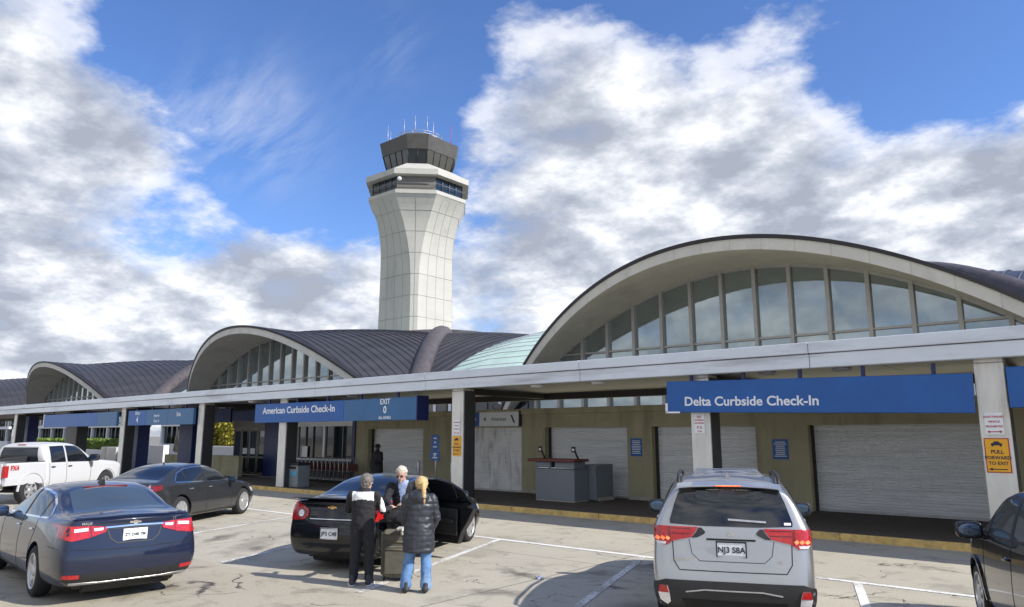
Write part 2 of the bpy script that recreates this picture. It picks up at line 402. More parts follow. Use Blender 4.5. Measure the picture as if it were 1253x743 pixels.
# ------------------------------------------------------------------ building materials
M['fascia'] = mat('white_aluminium', (.69, .73, .79), .38, .15, var=.05, scale=1.2, dirt=((.42, .44, .47), .8, (.3, 1, 3)))
M['soffit'] = mat('soffit_metal', (.42, .41, .38), .32, .6, var=.25, scale=.8, stretch=(.4, 2, 1))
M['beam_dark'] = mat('dark_steel', (.035, .03, .028), .6)
M['col_light'] = mat('brushed_column_panel', (.72, .70, .65), .34, .35, var=.16, scale=2.2, stretch=(1, 1, .35), dirt=((.30, .26, .2), 1.7))
M['col_dark'] = mat('dark_granite', (.045, .045, .045), .35, var=.35, scale=25)
M['navy'] = mat('navy_panel', (.012, .022, .11), .4, var=.15)
M['sign_blue'] = mat('sign_blue', (.012, .10, .36), .38, var=.1, scale=1.5)
M['sign_blue2'] = mat('sign_blue_grey', (.03, .13, .30), .38, var=.1, scale=1.5)
M['sign_white'] = mat('sign_white', (.82, .84, .86), .5, var=.03)
M['olive'] = mat('olive_render', (.40, .365, .235), .85, var=.12, scale=1.2, bmp=.25, bscale=90, dirt=((.27, .24, .15), 1.5))
M['base_trim'] = mat('pale_base_trim', (.42, .40, .34), .8, var=.2)
M['shutter'] = mat('shutter_slats', (.74, .75, .75), .45, .1, var=.10, scale=1.3, stretch=(.5, 1, 5), dirt=((.58, .58, .57), 3, (.2, 1, 4)))
M['shutter_dirty'] = mat('stained_shutter', (.80, .80, .79), .6, .1, var=.12, scale=2, dirt=((.38, .36, .32), 3.2, (1, 1, .22)))
M['concrete'] = mat('arch_concrete', (.58, .56, .50), .85, var=.08, scale=.9, bmp=.2, bscale=30, dirt=((.48, .46, .41), .5, (1, 1, .6)))
M['roof'] = mat('seamed_roof_metal', (.066, .064, .070), .45, .4, var=.22, scale=.6, stretch=(2.5, .4, 1))
M['roof_brown'] = mat('side_light_roof_metal', (.13, .118, .115), .5, .35, var=.22, scale=.6, stretch=(.4, 2.5, 1))  # unused second roof metal, lighting of the side barrels put into its colour
M['roof_edge'] = mat('dark_roof_edge', (.035, .032, .034), .5, .4)
M['rib'] = mat('ridge_copper', (.11, .095, .095), .55, .3, var=.25, scale=2)
M['arch_glass'] = glassmat('arch_glass', (.33, .38, .39), .04, .75, 1.0)
M['mullion'] = mat('mullion_metal', (.22, .21, .20), .45, .4, var=.1)
M['arch_bar'] = mat('arch_mullion_metal', (.40, .39, .37), .45, .3, var=.1)
M['white_frame'] = mat('white_frame', (.78, .79, .80), .5, var=.05)
M['dark_glass'] = glassmat('dark_glass', (.012, .02, .025), .04, 0, .9)
M['joint'] = mat('precast_joint', (.27, .265, .24), .8)
M['skylight'] = mat('greenish_skylight', (.50, .66, .58), .45, 0, var=.12, scale=.8)
M['tower'] = mat('tower_precast', (.46, .45, .405), .8, var=.07, scale=.35, bmp=.15, bscale=12, dirt=((.37, .36, .33), .3, (1, 1, .25)))
M['tower_cab'] = mat('cab_cladding', (.085, .08, .072), .5, .2, var=.15, scale=1)
M['cab_panel'] = mat('cab_lower_panel', (.16, .15, .135), .6, var=.1)
M['steel'] = mat('galvanised_steel', (.5, .5, .5), .45, .6, var=.15)
M['grey_box'] = mat('speckled_grey_laminate', (.20, .22, .25), .6, var=.5, scale=60)
M['maroon'] = mat('maroon_counter', (.16, .045, .035), .45)
M['hedge'] = mat('hedge_leaf', (.13, .19, .03), .7, var=.5, scale=2)
M['yleaf'] = mat('yellow_green_leaf', (.30, .27, .03), .7, var=.5, scale=3)
M['orange'] = mat('orange_sign', (.85, .42, .02), .5, var=.05)
M['red_ink'] = mat('red_ink', (.45, .03, .03), .5)

# ------------------------------------------------------------------ canopy
cn = empty('curbside_canopy', (-20, 16.3, 3.6), label='long pale aluminium kerbside canopy running along the whole front of the terminal', cat='canopy')
def cb_(name, dims, m, bev=0.0, z=0): # canopy child: dims in world, stored relative
    x0, x1, y0, y1, z0, z1 = dims
    return boxobj(name, (x0 + 20, x1 + 20, y0 - 16.3, y1 - 16.3, z0 - 3.6, z1 - 3.6), m, cn, bev)
mb = MB(); x = -170.0
while x < 40:
    L = 6.1
    mb.box(x + 20, x + L - .012 + 20, .0, .25, 0.0, .30, bev=.012)
    mb.box(x + 20, x + L - .012 + 20, -.05, .25, .315, .56, bev=.012); x += L
mb.build('fascia', M['fascia'], cn)
cb_('roof_slab', (-170, 40, 16.56, 21.2, 3.78, 4.08), M['fascia'])
mb = MB(); x = -170.0
while x < 40:
    mb.box(x + 20, x + 1.98 + 20, .26, 4.7, .03, .12, bev=.006); x += 2.0
mb.build('soffit', M['soffit'], cn)
cb_('back_beam', (-170, 40, 21.02, 21.3, 3.42, 3.76), M['beam_dark'])
for x in [-2.1, -8.1, -16.4, -26.15, -32.9, -41.4, -50, -59]:
    MB().box(x - .2 + 20, x + .2 + 20, .72, 4.7, -.14, .025).build('cross_beam', M['beam_dark'], cn)
for x in (-4.9, -6.6, -11.4, -13.6, -19, -22.5, -29.5, -36):
    MB().lathe([(0.02, -.035), (.17, -.03), (.2, .0), (.2, .03)], c=(x + 20, .9, .0)).build('soffit_light', M['sign_white'], cn)

# pillars
pl = [(-2.06, 'nearest pillar at the right, carrying a yellow pull forward sign'), (-8.08, 'pillar behind the silver SUV with a small white notice'),
      (-16.34, 'pillar behind the open black car door, with yellow and white notices'), (-26.15, 'pillar beside the grey litter bin'),
      (-32.9, 'pillar behind the dark grey sedan, under the entry 4 sign end'), (-41.4, 'pillar between the blank blue sign and the entry 4 sign'),
      (-59.0, 'farthest pillar at the left edge, behind the white pickup')]
def make_pillar(X, label):
    p = empty('pillar', (X, 16.6, .15), label=label, cat='pillar', group='pillars along the kerbside canopy')
    boxobj('front_panel', (-.25, .25, 0, .06, .0, 3.38), M['col_light'], p, .012)
    boxobj('core', (-.235, .25, .062, .56, 0, 3.40), M['col_dark'], p, .01)
    boxobj('cap_plate', (-.24, .24, .0, .5, 3.385, 3.46), M['col_light'], p, .01)
    return p
for X, lb in pl: make_pillar(X, 'light fronted dark sided canopy ' + lb)

# ------------------------------------------------------------------ overhead signs
def sign_board(x0, x1, label, y=16.42, z0=2.66, z1=3.42, m='sign_blue', posts=3, name='overhead_sign', split=None):
    s = empty(name, (x0, y, z0), label=label, cat='sign')
    L = x1 - x0
    if split is None: boxobj('panel', (0, L, 0, .13, 0, z1 - z0), M[m], s, .01)
    else:
        a = 0
        for b, mm in split + [(L, m)]:
            boxobj('panel', (a, b - .008, 0, .13, 0, z1 - z0), M[mm], s, .01); a = b
    for k in range(posts):
        xx = L * (k + .5) / posts
        boxobj('hanger', (xx - .035, xx + .035, .03, .10, z1 - z0, 3.64 - z0), M['navy'], s)
    return s
s = sign_board(-8.88, -2.335, 'large bright blue overhead sign reading Delta Curbside Check-In', posts=5)
text('Delta Curbside Check-In', .30, (2.08, -.002, .255), M['sign_white'], s, bold=.006, width=3.17)
boxobj('bracket', (-.02, .36, -.012, .0, -.02, .02), M['sign_white'], s); boxobj('edge_strip', (-.03, .03, -.012, .0, .0, .22), M['sign_white'], s)
s.rotation_euler = (0, math.radians(1.25), 0); s.location.z += .055; s.children[0].name = 'panel'
s2 = sign_board(-27.95, -18.05, 'blue overhead sign reading American Curbside Check-In beside an exit panel', posts=5, split=[(6.0, 'sign_blue')], m='sign_blue2')
text('American Curbside Check-In', .36, (3.04, -.002, .47), M['sign_white'], s2, bold=.008, width=4.87)
text('EXIT', .26, (8.3, -.002, .63), M['sign_white'], s2, bold=.004); text('0', .34, (8.3, -.002, .35), M['sign_white'], s2, bold=.008)
text('ALL LEVELS', .13, (8.3, -.002, .09), M['sign_white'], s2, bold=.003)
boxobj('end_cap', (9.9, 9.95, -.02, .5, -.02, .80), M['navy'], s2)
s3 = sign_board(-40.3, -33.25, 'blue overhead sign reading Entry 4 between two far pillars', posts=4, split=[(2.1, 'sign_blue'), (4.5, 'sign_blue2')], m='sign_blue2')
text('Entry', .25, (1.1, -.002, .62), M['sign_white'], s3, bold=.004); text('4', .42, (1.1, -.002, .27), M['sign_white'], s3, bold=.012)
text('Interior', .2, (3.3, -.002, .46), M['sign_white'], s3, bold=.002); text('Con. In', .2, (3.3, -.002, .2), M['sign_white'], s3, bold=.002)
text('Exit', .26, (5.6, -.002, .48), M['sign_white'], s3, bold=.004)
s4 = sign_board(-52.8, -41.75, 'blank blue overhead sign above the hedge on the left', posts=4, split=[(8.4, 'sign_blue')], m='sign_blue2')
boxobj('edge_strip', (-.12, 0, -.01, .13, -.02, .8), M['sign_white'], s4)
s5 = sign_board(-1.77, 6.5, 'plain blue overhead sign cut off by the right edge of the picture', posts=3)
s6 = sign_board(-36.6, -34.6, 'small dark navy sign hanging above the yellow shrubs', y=19.0, z0=2.8, z1=3.5, m='navy', posts=2)
text('Terminal 1', .16, (1.0, -.002, .45), M['sign_blue2'], s6); text('Entry 4', .2, (1.0, -.002, .18), M['sign_blue2'], s6)
s7 = sign_board(-34.55, -29.2, 'long dark navy sign over the sliding entrance doors', y=19.05, z0=2.85, z1=3.36, m='navy', posts=2)
text('Entry', .18, (1.0, -.002, .2), M['sign_blue2'], s7)
s8 = sign_board(-74, -66.6, 'far blue overhead sign beyond the last pillar on the left', posts=2, m='sign_blue2')

# notices on pillars
def notice(name, X, Y, z0, z1, wd, mat_, lines, label, cat='sign', ink='ink', border=None, sizes=None, arrow=None, icon=None):
    n = empty(name, (X, Y, z0), label=label, cat=cat)
    H = z1 - z0
    if border: boxobj('border', (-wd / 2, wd / 2, .002, .012, 0, H), M[border], n, .002); boxobj('face', (-wd / 2 + .018, wd / 2 - .018, -.004, .0015, .018, H - .018), M[mat_], n)
    else: boxobj('face', (-wd / 2, wd / 2, -.004, .012, 0, H), M[mat_], n, .002)
    for (t, sz, zf) in lines: text(t, sz, (0, -.006, H * zf), M[ink], n, bold=sz * .03, extrude=.001)
    if arrow:
        zf, d = arrow
        m2 = MB().box(-wd * .33, wd * .33, -.007, -.0045, H * zf - .009, H * zf + .009)
        for sgn in ([-1] if d == 'L' else [-1, 1]):
            m2.prism([(sgn * wd * .42, H * zf), (sgn * wd * .26, H * zf + .028), (sgn * wd * .26, H * zf - .028)], -.0075, -.0042)
        m2.build('arrow', M[ink], n)
    if icon:
        m2 = MB(); c = H * icon
        m2.prism([(-.09, c - .025), (-.09, c + .01), (-.055, c + .02), (-.035, c + .05), (.035, c + .05), (.055, c + .02), (.09, c + .01), (.09, c - .025)], -.0075, -.0042)
        m2.box(-.08, -.05, -.0075, -.0042, c - .045, c - .02); m2.box(.05, .08, -.0075, -.0042, c - .045, c - .02)
        m2.build('car_symbol', M[ink], n)
    return n
notice('pillar_notice', -2.07, 16.585, 2.17, 2.58, .30, 'sign_white', [('UNATTENDED', .05, .80), ('VEHICLE', .05, .58), ('PROHIBITED', .05, .36)], 'small white notice reading unattended vehicle prohibited on the nearest pillar', ink='red_ink', arrow=(.12, 'B'))
notice('pillar_notice', -2.07, 16.585, 1.46, 2.10, .40, 'orange', [('PULL', .095, .60), ('FORWARD', .085, .43), ('TO EXIT', .085, .27)], 'yellow pull forward to exit sign with red border on the nearest right pillar', border='red_ink', arrow=(.10, 'L'), icon=.83)
notice('pillar_notice', -8.10, 16.585, 2.20, 2.66, .27, 'sign_white', [('NO', .07, .85), ('STOPPING', .05, .68), ('STANDING', .05, .53), ('P X', .09, .30), ('TOW', .05, .1)], 'small white notice with red lettering on the pillar behind the silver SUV', ink='red_ink')
notice('pillar_notice', -16.34, 16.585, 2.17, 2.64, .27, 'sign_white', [('UNATTENDED', .042, .82), ('VEHICLE', .05, .6), ('PROHIBITED', .045, .38)], 'small white notice on the pillar behind the open car door', ink='red_ink', arrow=(.12, 'B'))
notice('pillar_notice', -16.34, 16.585, 1.52, 2.13, .37, 'orange', [('PULL', .085, .60), ('FORWARD', .075, .43), ('TO EXIT', .075, .27)], 'yellow sign reading pull forward to exit on the pillar behind the open car door', border='orange', arrow=(.10, 'L'), icon=.83)

# ------------------------------------------------------------------ check-in building with roller shutters (x -26.7 .. right)
WY = 20.6
cb = empty('check_in_building', (-14, WY, .15), label='low olive check-in building with closed roller shutters behind the pillars', cat='building')
openings = [(-25.72, -22.2), (-19.45, -17.02), (-15.95, -12.6), (-11.7, -8.35), (-6.88, -2.55), (-.9, 3.2), (5, 9)]
TOPZ, SH = 3.10, 2.43
mb = MB(); xs = -26.75
for (a, b) in openings:
    mb.box(xs + 14, a + 14, 0, .45, 0, SH - .15); xs = b
mb.box(xs + 14, 24 + 14, 0, .45, 0, SH - .15)
mb.box(-26.75 + 14, 24 + 14, 0, .45, SH - .15, 2.72 - .15)
mb.box(-26.75 + 14, 24 + 14, .012, .45, 2.722 - .15, 2.90 - .15)
mb.box(-26.75 + 14, 24 + 14, -.06, .45, 2.902 - .15, TOPZ - .15, bev=.01)
mb.box(-26.75 + 14, 24 + 14, .45, 9.5, 2.4, 2.8)
mb.box(-26.75 + 14, -26.45 + 14, .45, 9.5, 0, 2.4)
mb.build('wall', M['olive'], cb)
xs = -26.75
for (a, b) in openings + [(24, 24)]:
    MB().box(xs + 14 + .01, a + 14 - .01, -.03, -.002, 0, .12, bev=.005).build('base_trim', M['base_trim'], cb); xs = b
for i, (a, b) in enumerate(openings):
    mb = MB(); dirty = i == 1; y0 = .03 if dirty else .30
    z = .02; k = 0
    step = .075
    rings = []
    top = SH - .15 if not dirty else 2.47 - .15
    prof = [(y0, .0)]
    while z < top:
        prof += [(y0, z + .008), (y0 - .016, z + .022), (y0 - .016, z + step - .022), (y0, z + step - .008)]; z += step
    mb.ring_loft([[(a + 14 + .01, p[0], min(p[1], top)) for p in prof], [(b + 14 - .01, p[0], min(p[1], top)) for p in prof]], cap=False, closed=False)
    sh = mb.build('roller_shutter', M['shutter_dirty'] if dirty else M['shutter'], cb)
    if dirty: sh['label'] = 'stained whitish roller shutter under the airline panel'
    mb = MB(); mb.box(a + 14 + .01, b + 14 - .01, y0 - .03, y0 + .02, .0, .07, bev=.006); mb.build('bottom_rail', M['steel'], sh)
    if not dirty:
        [boxobj('guide_rail', (q, q + .07, .22, .44, 0, SH - .15), M['beam_dark'], sh) for q in (a + 14, b + 14 - .07)]
# airline panel over the stained shutter
ap = empty('airline_panel', (-19.6, WY - .08, 2.49), label='white and blue airline panel reading American above the stained shutter', cat='sign')
boxobj('blue_panel', (0, .56, 0, .07, 0, .52), M['sign_blue'], ap, .006); boxobj('white_panel', (.565, 2.52, 0, .07, 0, .52), M['sign_white'], ap, .006)
boxobj('dark_edge', (2.525, 2.6, -.02, .07, -.02, .55), M['beam_dark'], ap)
text('American', .19, (1.55, -.002, .26), M['ink'], ap); text('4', .18, (.85, -.002, .26), M['ink'], ap, bold=.01); text('a/A', .15, (.3, -.002, .26), M['sign_white'], ap, bold=.002)
MB().prism([(2.12, .40), (2.2, .40), (2.34, .12), (2.27, .12)], -.005, 0).build('emblem', M['ink'], ap)
def wall_notice(X, z0, z1, wd, label):
    n = empty('wall_notice', (X, WY, z0), label=label, cat='notice', group='blue notices on the olive wall')
    H = z1 - z0
    boxobj('face', (-wd / 2, wd / 2, -.012, -.002, 0, H), M['sign_blue'], n, .002)
    m2 = MB(); rnd = random.Random(int(X * 10)); zz = H - .08
    while zz > .06:
        wl = wd * rnd.uniform(.5, .82); m2.box(-wl / 2, wl / 2, -.015, -.0125, zz - .012, zz + .010); zz -= .055
    m2.build('printed_lines', M['sign_white'], n)
wall_notice(-12.27, 1.50, 2.06, .42, 'blue wall notice between the two middle shutters, left of the silver SUV')
wall_notice(-7.66, 1.50, 2.05, .44, 'blue wall notice beside the widest shutter, right of the silver SUV')
wall_notice(-1.75, 1.50, 2.05, .4, 'blue wall notice at the right edge behind the nearest pillar')
# storefront + doors
sf = empty('storefront_window', (-31.2, WY, .15), label='white framed storefront window behind the row of luggage carts', cat='window')
boxobj('glass', (.15, 4.4, .06, .09, .0, 2.6), M['dark_glass'], sf)
mb = MB(); mb.box(0, 4.55, -.02, .12, 2.42, 2.62); mb.box(0, .14, -.02, .12, 0, 2.42); mb.box(2.2, 2.34, -.02, .12, .9, 2.42); mb.box(0.14, 4.42, -.01, .05, .86, .98)
mb.build('frame', M['white_frame'], sf)
mb = MB()
for a in (.75, 1.35, 2.95, 3.65): mb.box(a, a + .05, .0, .055, .98, 2.42)
mb.build('glazing_bar', M['mullion'], sf)
boxobj('navy_frame', (4.42, 4.62, -.06, .3, 0, 2.65), M['navy'], sf); boxobj('sill', (.1, 4.42, -.06, .05, .80, .86), M['navy'], sf)
boxobj('lower_panel', (.1, 4.42, .0, .05, 0, .80), M['beam_dark'], sf); boxobj('posted_card', (.55, 1.0, -.02, -.012, 1.0, 1.5), M['sign_white'], sf)
boxobj('header', (-3.1, 4.6, .0, .3, 2.64, 3.0), M['beam_dark'], sf)
nv = MB().box(-1.35, 0, -.02, .5, 0, 2.7, bev=.01).build('navy_wall_panel', M['navy'], None); nv.location = (-32.5, WY - .1, .15)
tag(nv, 'dark navy wall panel between the sliding doors and the pillar with the bin', 'wall panel')
sd = empty('sliding_doors', (-37.0, WY, .15), label='metal framed glass sliding entrance doors under the navy sign', cat='door')
for k in range(4):
    a = k * .78
    d = MB().box(a, a + .76, .0 + .02 * (k % 2), .05 + .02 * (k % 2), 0.02, 2.35, bev=.005)
    dl = d.build('door_leaf', M['mullion'], sd)
    boxobj('pane', (a + .09, a + .67, -.006 + .02 * (k % 2), -.001 + .02 * (k % 2), .95, 2.22), M['dark_glass'] if k % 2 else M['carglass_light'], dl)
    boxobj('pane', (a + .09, a + .67, -.006 + .02 * (k % 2), -.001 + .02 * (k % 2), .15, .85), M['dark_glass'], dl)
    if k in (1, 2): boxobj('sticker', (a + .15, a + .6, -.012 + .02 * (k % 2), -.007 + .02 * (k % 2), 1.05, 1.35), M['sign_white'], dl)
boxobj('header', (-.1, 3.2, -.05, .3, 2.36, 2.75), M['mullion'], sd)

# low planter walls and things seen through the open bay on the left
def lowwall(x0, x1, y, h, m, label, th=.25, name='low_wall', cat='wall'):
    o = MB().box(0, x1 - x0, 0, th, 0, h, bev=.012).build(name, m); o.location = (x0, y, .15); return tag(o, label, cat)
lowwall(-36.9, -34.1, 19.3, 1.0, M['olive'], 'low olive wall in front of the entrance doors')
lowwall(-42.3, -38.9, 19.4, .95, M['olive'], 'low olive wall left of the dark sedan roof')
lowwall(-57.0, -52.6, 24, 1.32, M['white_frame'], 'large bright white low wall behind the navy pillar', .4)
lowwall(-63.5, -60.6, 24, 1.1, M['col_light'], 'grey service cabinet standing by the hedge', .9, 'service_cabinet', 'cabinet')
lowwall(-60.2, -58.2, 24.2, 1.1, M['white_frame'], 'white service cabinet right of the grey one near the hedge', .8, 'service_cabinet', 'cabinet')
lowwall(-50, -43.5, 25, 1.3, M['white_frame'], 'white low wall in front of the yellow shrubs', .3)
lowwall(-98, -64, 26.5, .75, M['white_frame'], 'long white planter wall under the clipped hedge', .3)
for (x, wd, lb) in ((-65.6, 2.3, 'dark navy inner column farthest left behind the pickup'), (-46.0, 1.8, 'dark navy inner column standing between the pickup and the dark sedan'), (-39.2, 1.5, 'dark navy inner column left of the doors above the dark sedan')):
    c = MB().box(-wd / 2, wd / 2, 0, .7, 0, 3.6, bev=.02).build('inner_column', M['navy']); c.location = (x, 19.0, .15)
    tag(c, lb, 'column', 'navy inner columns under the canopy')
c = MB().box(-1.0, 1.0, 0, .7, 0, 3.6, bev=.02).build('inner_column', M['col_dark']); c.location = (-55.6, 19.0, .15); tag(c, 'grey inner column above the cab of the white pickup', 'column')
def leafmass(name, x0, x1, y0, y1, z0, z1, m, n, sz, seed, label, cat, shape=None):
    rnd = random.Random(seed); mb = MB()
    for _ in range(n):
        for _t in range(8):
            p = Vector((rnd.uniform(x0, x1), rnd.uniform(y0, y1), rnd.uniform(z0, z1)))
            if shape is None or shape(p): break
        s_ = sz * rnd.uniform(.6, 1.4); a = Vector((rnd.gauss(0, 1), rnd.gauss(0, 1), rnd.gauss(0, 1))).normalized(); b = a.orthogonal().normalized(); c_ = a.cross(b)
        mb.face([p + b * s_, p + c_ * s_ * .5, p - b * s_, p - c_ * s_ * .5])
    e = empty(name, ((x0 + x1) / 2, (y0 + y1) / 2, .15), label=label, cat=cat)
    for v in mb.bm.verts: v.co -= e.location
    mb.build('foliage', m, e, normals=False); return e
h = leafmass('clipped_hedge', -96, -66, 26.9, 28.2, .85, 1.85, M['hedge'], 9000, .14, 3, 'long clipped bright green hedge behind the white pickup', 'hedge')
boxobj('hedge_core', (-14.9, 14.9, -.5, .5, .1, 1.55), M['hedge'], h)
for X, s_, lb in ((-51.2, 11, 'tall yellow green shrub left of the pair by the entrance'), (-48.7, 12, 'tall yellow green shrub nearer the entrance doors')):
    e = leafmass('tall_shrub', X - .9, X + .9, 26.2, 27.8, 1.0, 3.5, M['yleaf'], 2600, .12, s_, lb, 'shrub', lambda p, X=X: ((p.x - X) / .95) ** 2 + ((p.y - 27) / .85) ** 2 + ((p.z - 2.2) / 1.4) ** 4 < 1)
    MB().tube([(0, 0, 0), (.05, 0, 1.4), (0, .05, 2.6)], [.07, .05, .02]).build('stem', M['beam_dark'], e)
# rolled white banner leaning inside the open bay
b = MB().tube([(0, 0, 0), (.3, 0, .8), (.9, 0, 1.5)], [.28, .34, .3], n=10).build('wrapped_awning', M['col_light']); b.location = (-45.2, 21.5, 1.2)
tag(b, 'pale wrapped awning hanging under the entry 4 sign', 'awning')

# ------------------------------------------------------------------ small street furniture under the canopy
bn = empty('litter_bin', (-25.75, 17.15, .15), label='grey square litter bin with a light blue label beside a pillar', cat='bin')
mb = MB(); mb.box(-.42, .42, -.28, .28, 0, .84, bev=.02); mb.build('body', mat('bin_grey', (.24, .26, .27), .5, .1), bn)
boxobj('lid', (-.45, .45, -.31, .31, .845, .93), M['black_plastic'], bn, .015)
boxobj('label_panel', (-.05, .36, -.29, -.282, .42, .62), mat('label_blue', (.1, .35, .55), .4), bn)
boxobj('slot', (-.3, .3, -.285, -.281, .70, .79), M['seam'], bn)
ps = empty('parking_sign_post', (-19.25, 18.5, .15), label='steel post carrying two blue accessible parking plates', cat='sign post')
MB().tube([(0, 0, 0), (0, 0, 1.9)], .035).build('post', M['steel'], ps)
for z0, z1, sx in ((1.5, 2.02, .2), (1.12, 1.48, .24)):
    pp = boxobj('plate', (-sx, sx, -.06, -.04, z0, z1), M['sign_blue'], ps, .004)
    MB().box(-sx * .5, sx * .5, -.064, -.061, z0 + .08, z0 + .12).box(-sx * .4, sx * .4, -.064, -.061, z1 - .14, z1 - .1).lathe([(.001, -.0645), (.05, -.0645), (.05, -.061), (.001, -.061)], axis='y', c=(0, 0, (z0 + z1) / 2), n=14).build('symbol', M['sign_white'], pp)
for X, lb in ((-20.15, 'thin steel bollard left of the blue parking sign'), (-18.45, 'thin steel bollard right of the blue parking sign')):
    o = MB().lathe([(.055, 0), (.055, 1.02), (.045, 1.07), (.01, 1.085)]).build('bollard', M['steel']); o.location = (X, 18.5, .15); tag(o, lb, 'bollard', 'steel bollards by the parking sign')
# kiosk
kk = empty('check_in_podium', (-14.0, 18.55, .15), label='grey speckled check-in podium with maroon counter and two screens by the shutter', cat='podium')
mb = MB(); mb.box(-.75, .75, 0, .75, .03, .98, bev=.008); mb.build('body', M['grey_box'], kk)
[MB().box(a, b, .0, .6, .99, 1.19, bev=.006).build('upper_cabinet', M['grey_box'], kk) for a, b in ((-.75, -.16), (.02, .75))]
boxobj('gap_panel', (-.15, .01, .06, .6, .985, 1.19), M['seam'], kk)
boxobj('counter', (-1.0, .82, -.12, .72, 1.195, 1.28), M['maroon'], kk, .02)
[MB().box(a, b, -.05, -.01, .99, 1.03, bev=.008).build('grab_rail', M['chrome'], kk) for a, b in ((-.72, -.2), (-.1, .72))]
boxobj('plinth', (-.74, .76, .01, .78, 0, .028), M['base_trim'], kk)
bb = boxobj('side_unit', (.56, 1.02, .78, 1.75, .03, 1.1), M['grey_box'], kk, .008); boxobj('side_foot', (.58, 1.06, .9, 1.76, 0, .1), M['base_trim'], kk)
for x in (-.62, .68):
    e = MB().tube([(x + .06, .25, 1.28), (x, .22, 1.42), (x - .07, .2, 1.60)], [.03, .03, .035]).box(x - .15, x + .0, .17, .2, 1.48, 1.66, bev=.008, M=None)
    mn = e.build('screen_arm', M['black_plastic'], kk)
    MB().ellipsoid((x - .06, .15, 1.56), (.045, .03, .05)).build('scanner_head', M['clear_lens'], mn)
# luggage carts nested in a row
def make_cart():
    r = empty('luggage_cart')
    MB().tube([(0, -.32, .12), (0, -.32, .95), (0, -.25, 1.02), (0, .25, 1.02), (0, .32, .95), (0, .32, .12)], .017).tube([(0, -.3, .14), (.7, -.24, .1), (.75, 0, .1), (.7, .24, .1), (0, .3, .14)], .016).tube([(0, -.3, .5), (0, .3, .5)], .012).build('frame', M['steel'], r)
    boxobj('basket_panel', (.0, .03, -.27, .27, .52, .80), M['maroon'], r, .005)
    for (a, b) in ((.05, -.3), (.05, .3), (.66, 0)):
        MB().lathe([(.02, -.02), (.06, -.018), (.06, .018), (.02, .02)], axis='y', c=(a, b, .06), n=14).build('wheel', M['rubber'], r)
    return r
carts = None
for k in range(15):
    if carts is None: c = carts = make_cart()
    else: c = copy_tree(carts)
    c.location = (-29.75 + .3 * k, 19.7, .15); c.rotation_euler = (0, 0, .12)
    tag(c, 'steel luggage cart nested in the row under the storefront window', 'luggage cart', 'luggage carts nested in a row')
carts['label'] = 'steel luggage cart nested in the row under the storefront window'
# ------------------------------------------------------------------ vaulted terminal halls
VY, HX, HYD = 53.4, 16.0, 19.4
def prof(a, apex):                     # height over normalised distance a from the crown
    return apex - 7.42 * a * a
def apex_at(b):                        # crown height along a barrel: b = 1 at the open edge, 0 at the centre
    return 12.3 - 1.65 * b * b if b <= 1 else 10.65
def yf(u): return 29.4 + 4.6 * u * u
def SE(u): return 14.2 + 1.8 * u ** 4
def roof_pt(q, s, u):
    # q: 0 front, 1 back, 2 left, 3 right; s 0..1 from open edge to groin; u -1..1 across
    if q in (0, 1):
        edge = VY - yf(u); g = HYD * abs(u); d = edge + (g - edge) * s
        z = prof(abs(u), apex_at(d / HYD)); y = VY - d if q == 0 else VY + d
        return Vector((u * HX, y, z))
    edge = SE(u); g = HX * abs(u); d = edge + (g - edge) * s
    z = prof(abs(u), apex_at(d / HX)); x = -d if q == 2 else d
    return Vector((x, VY + u * HYD, z))
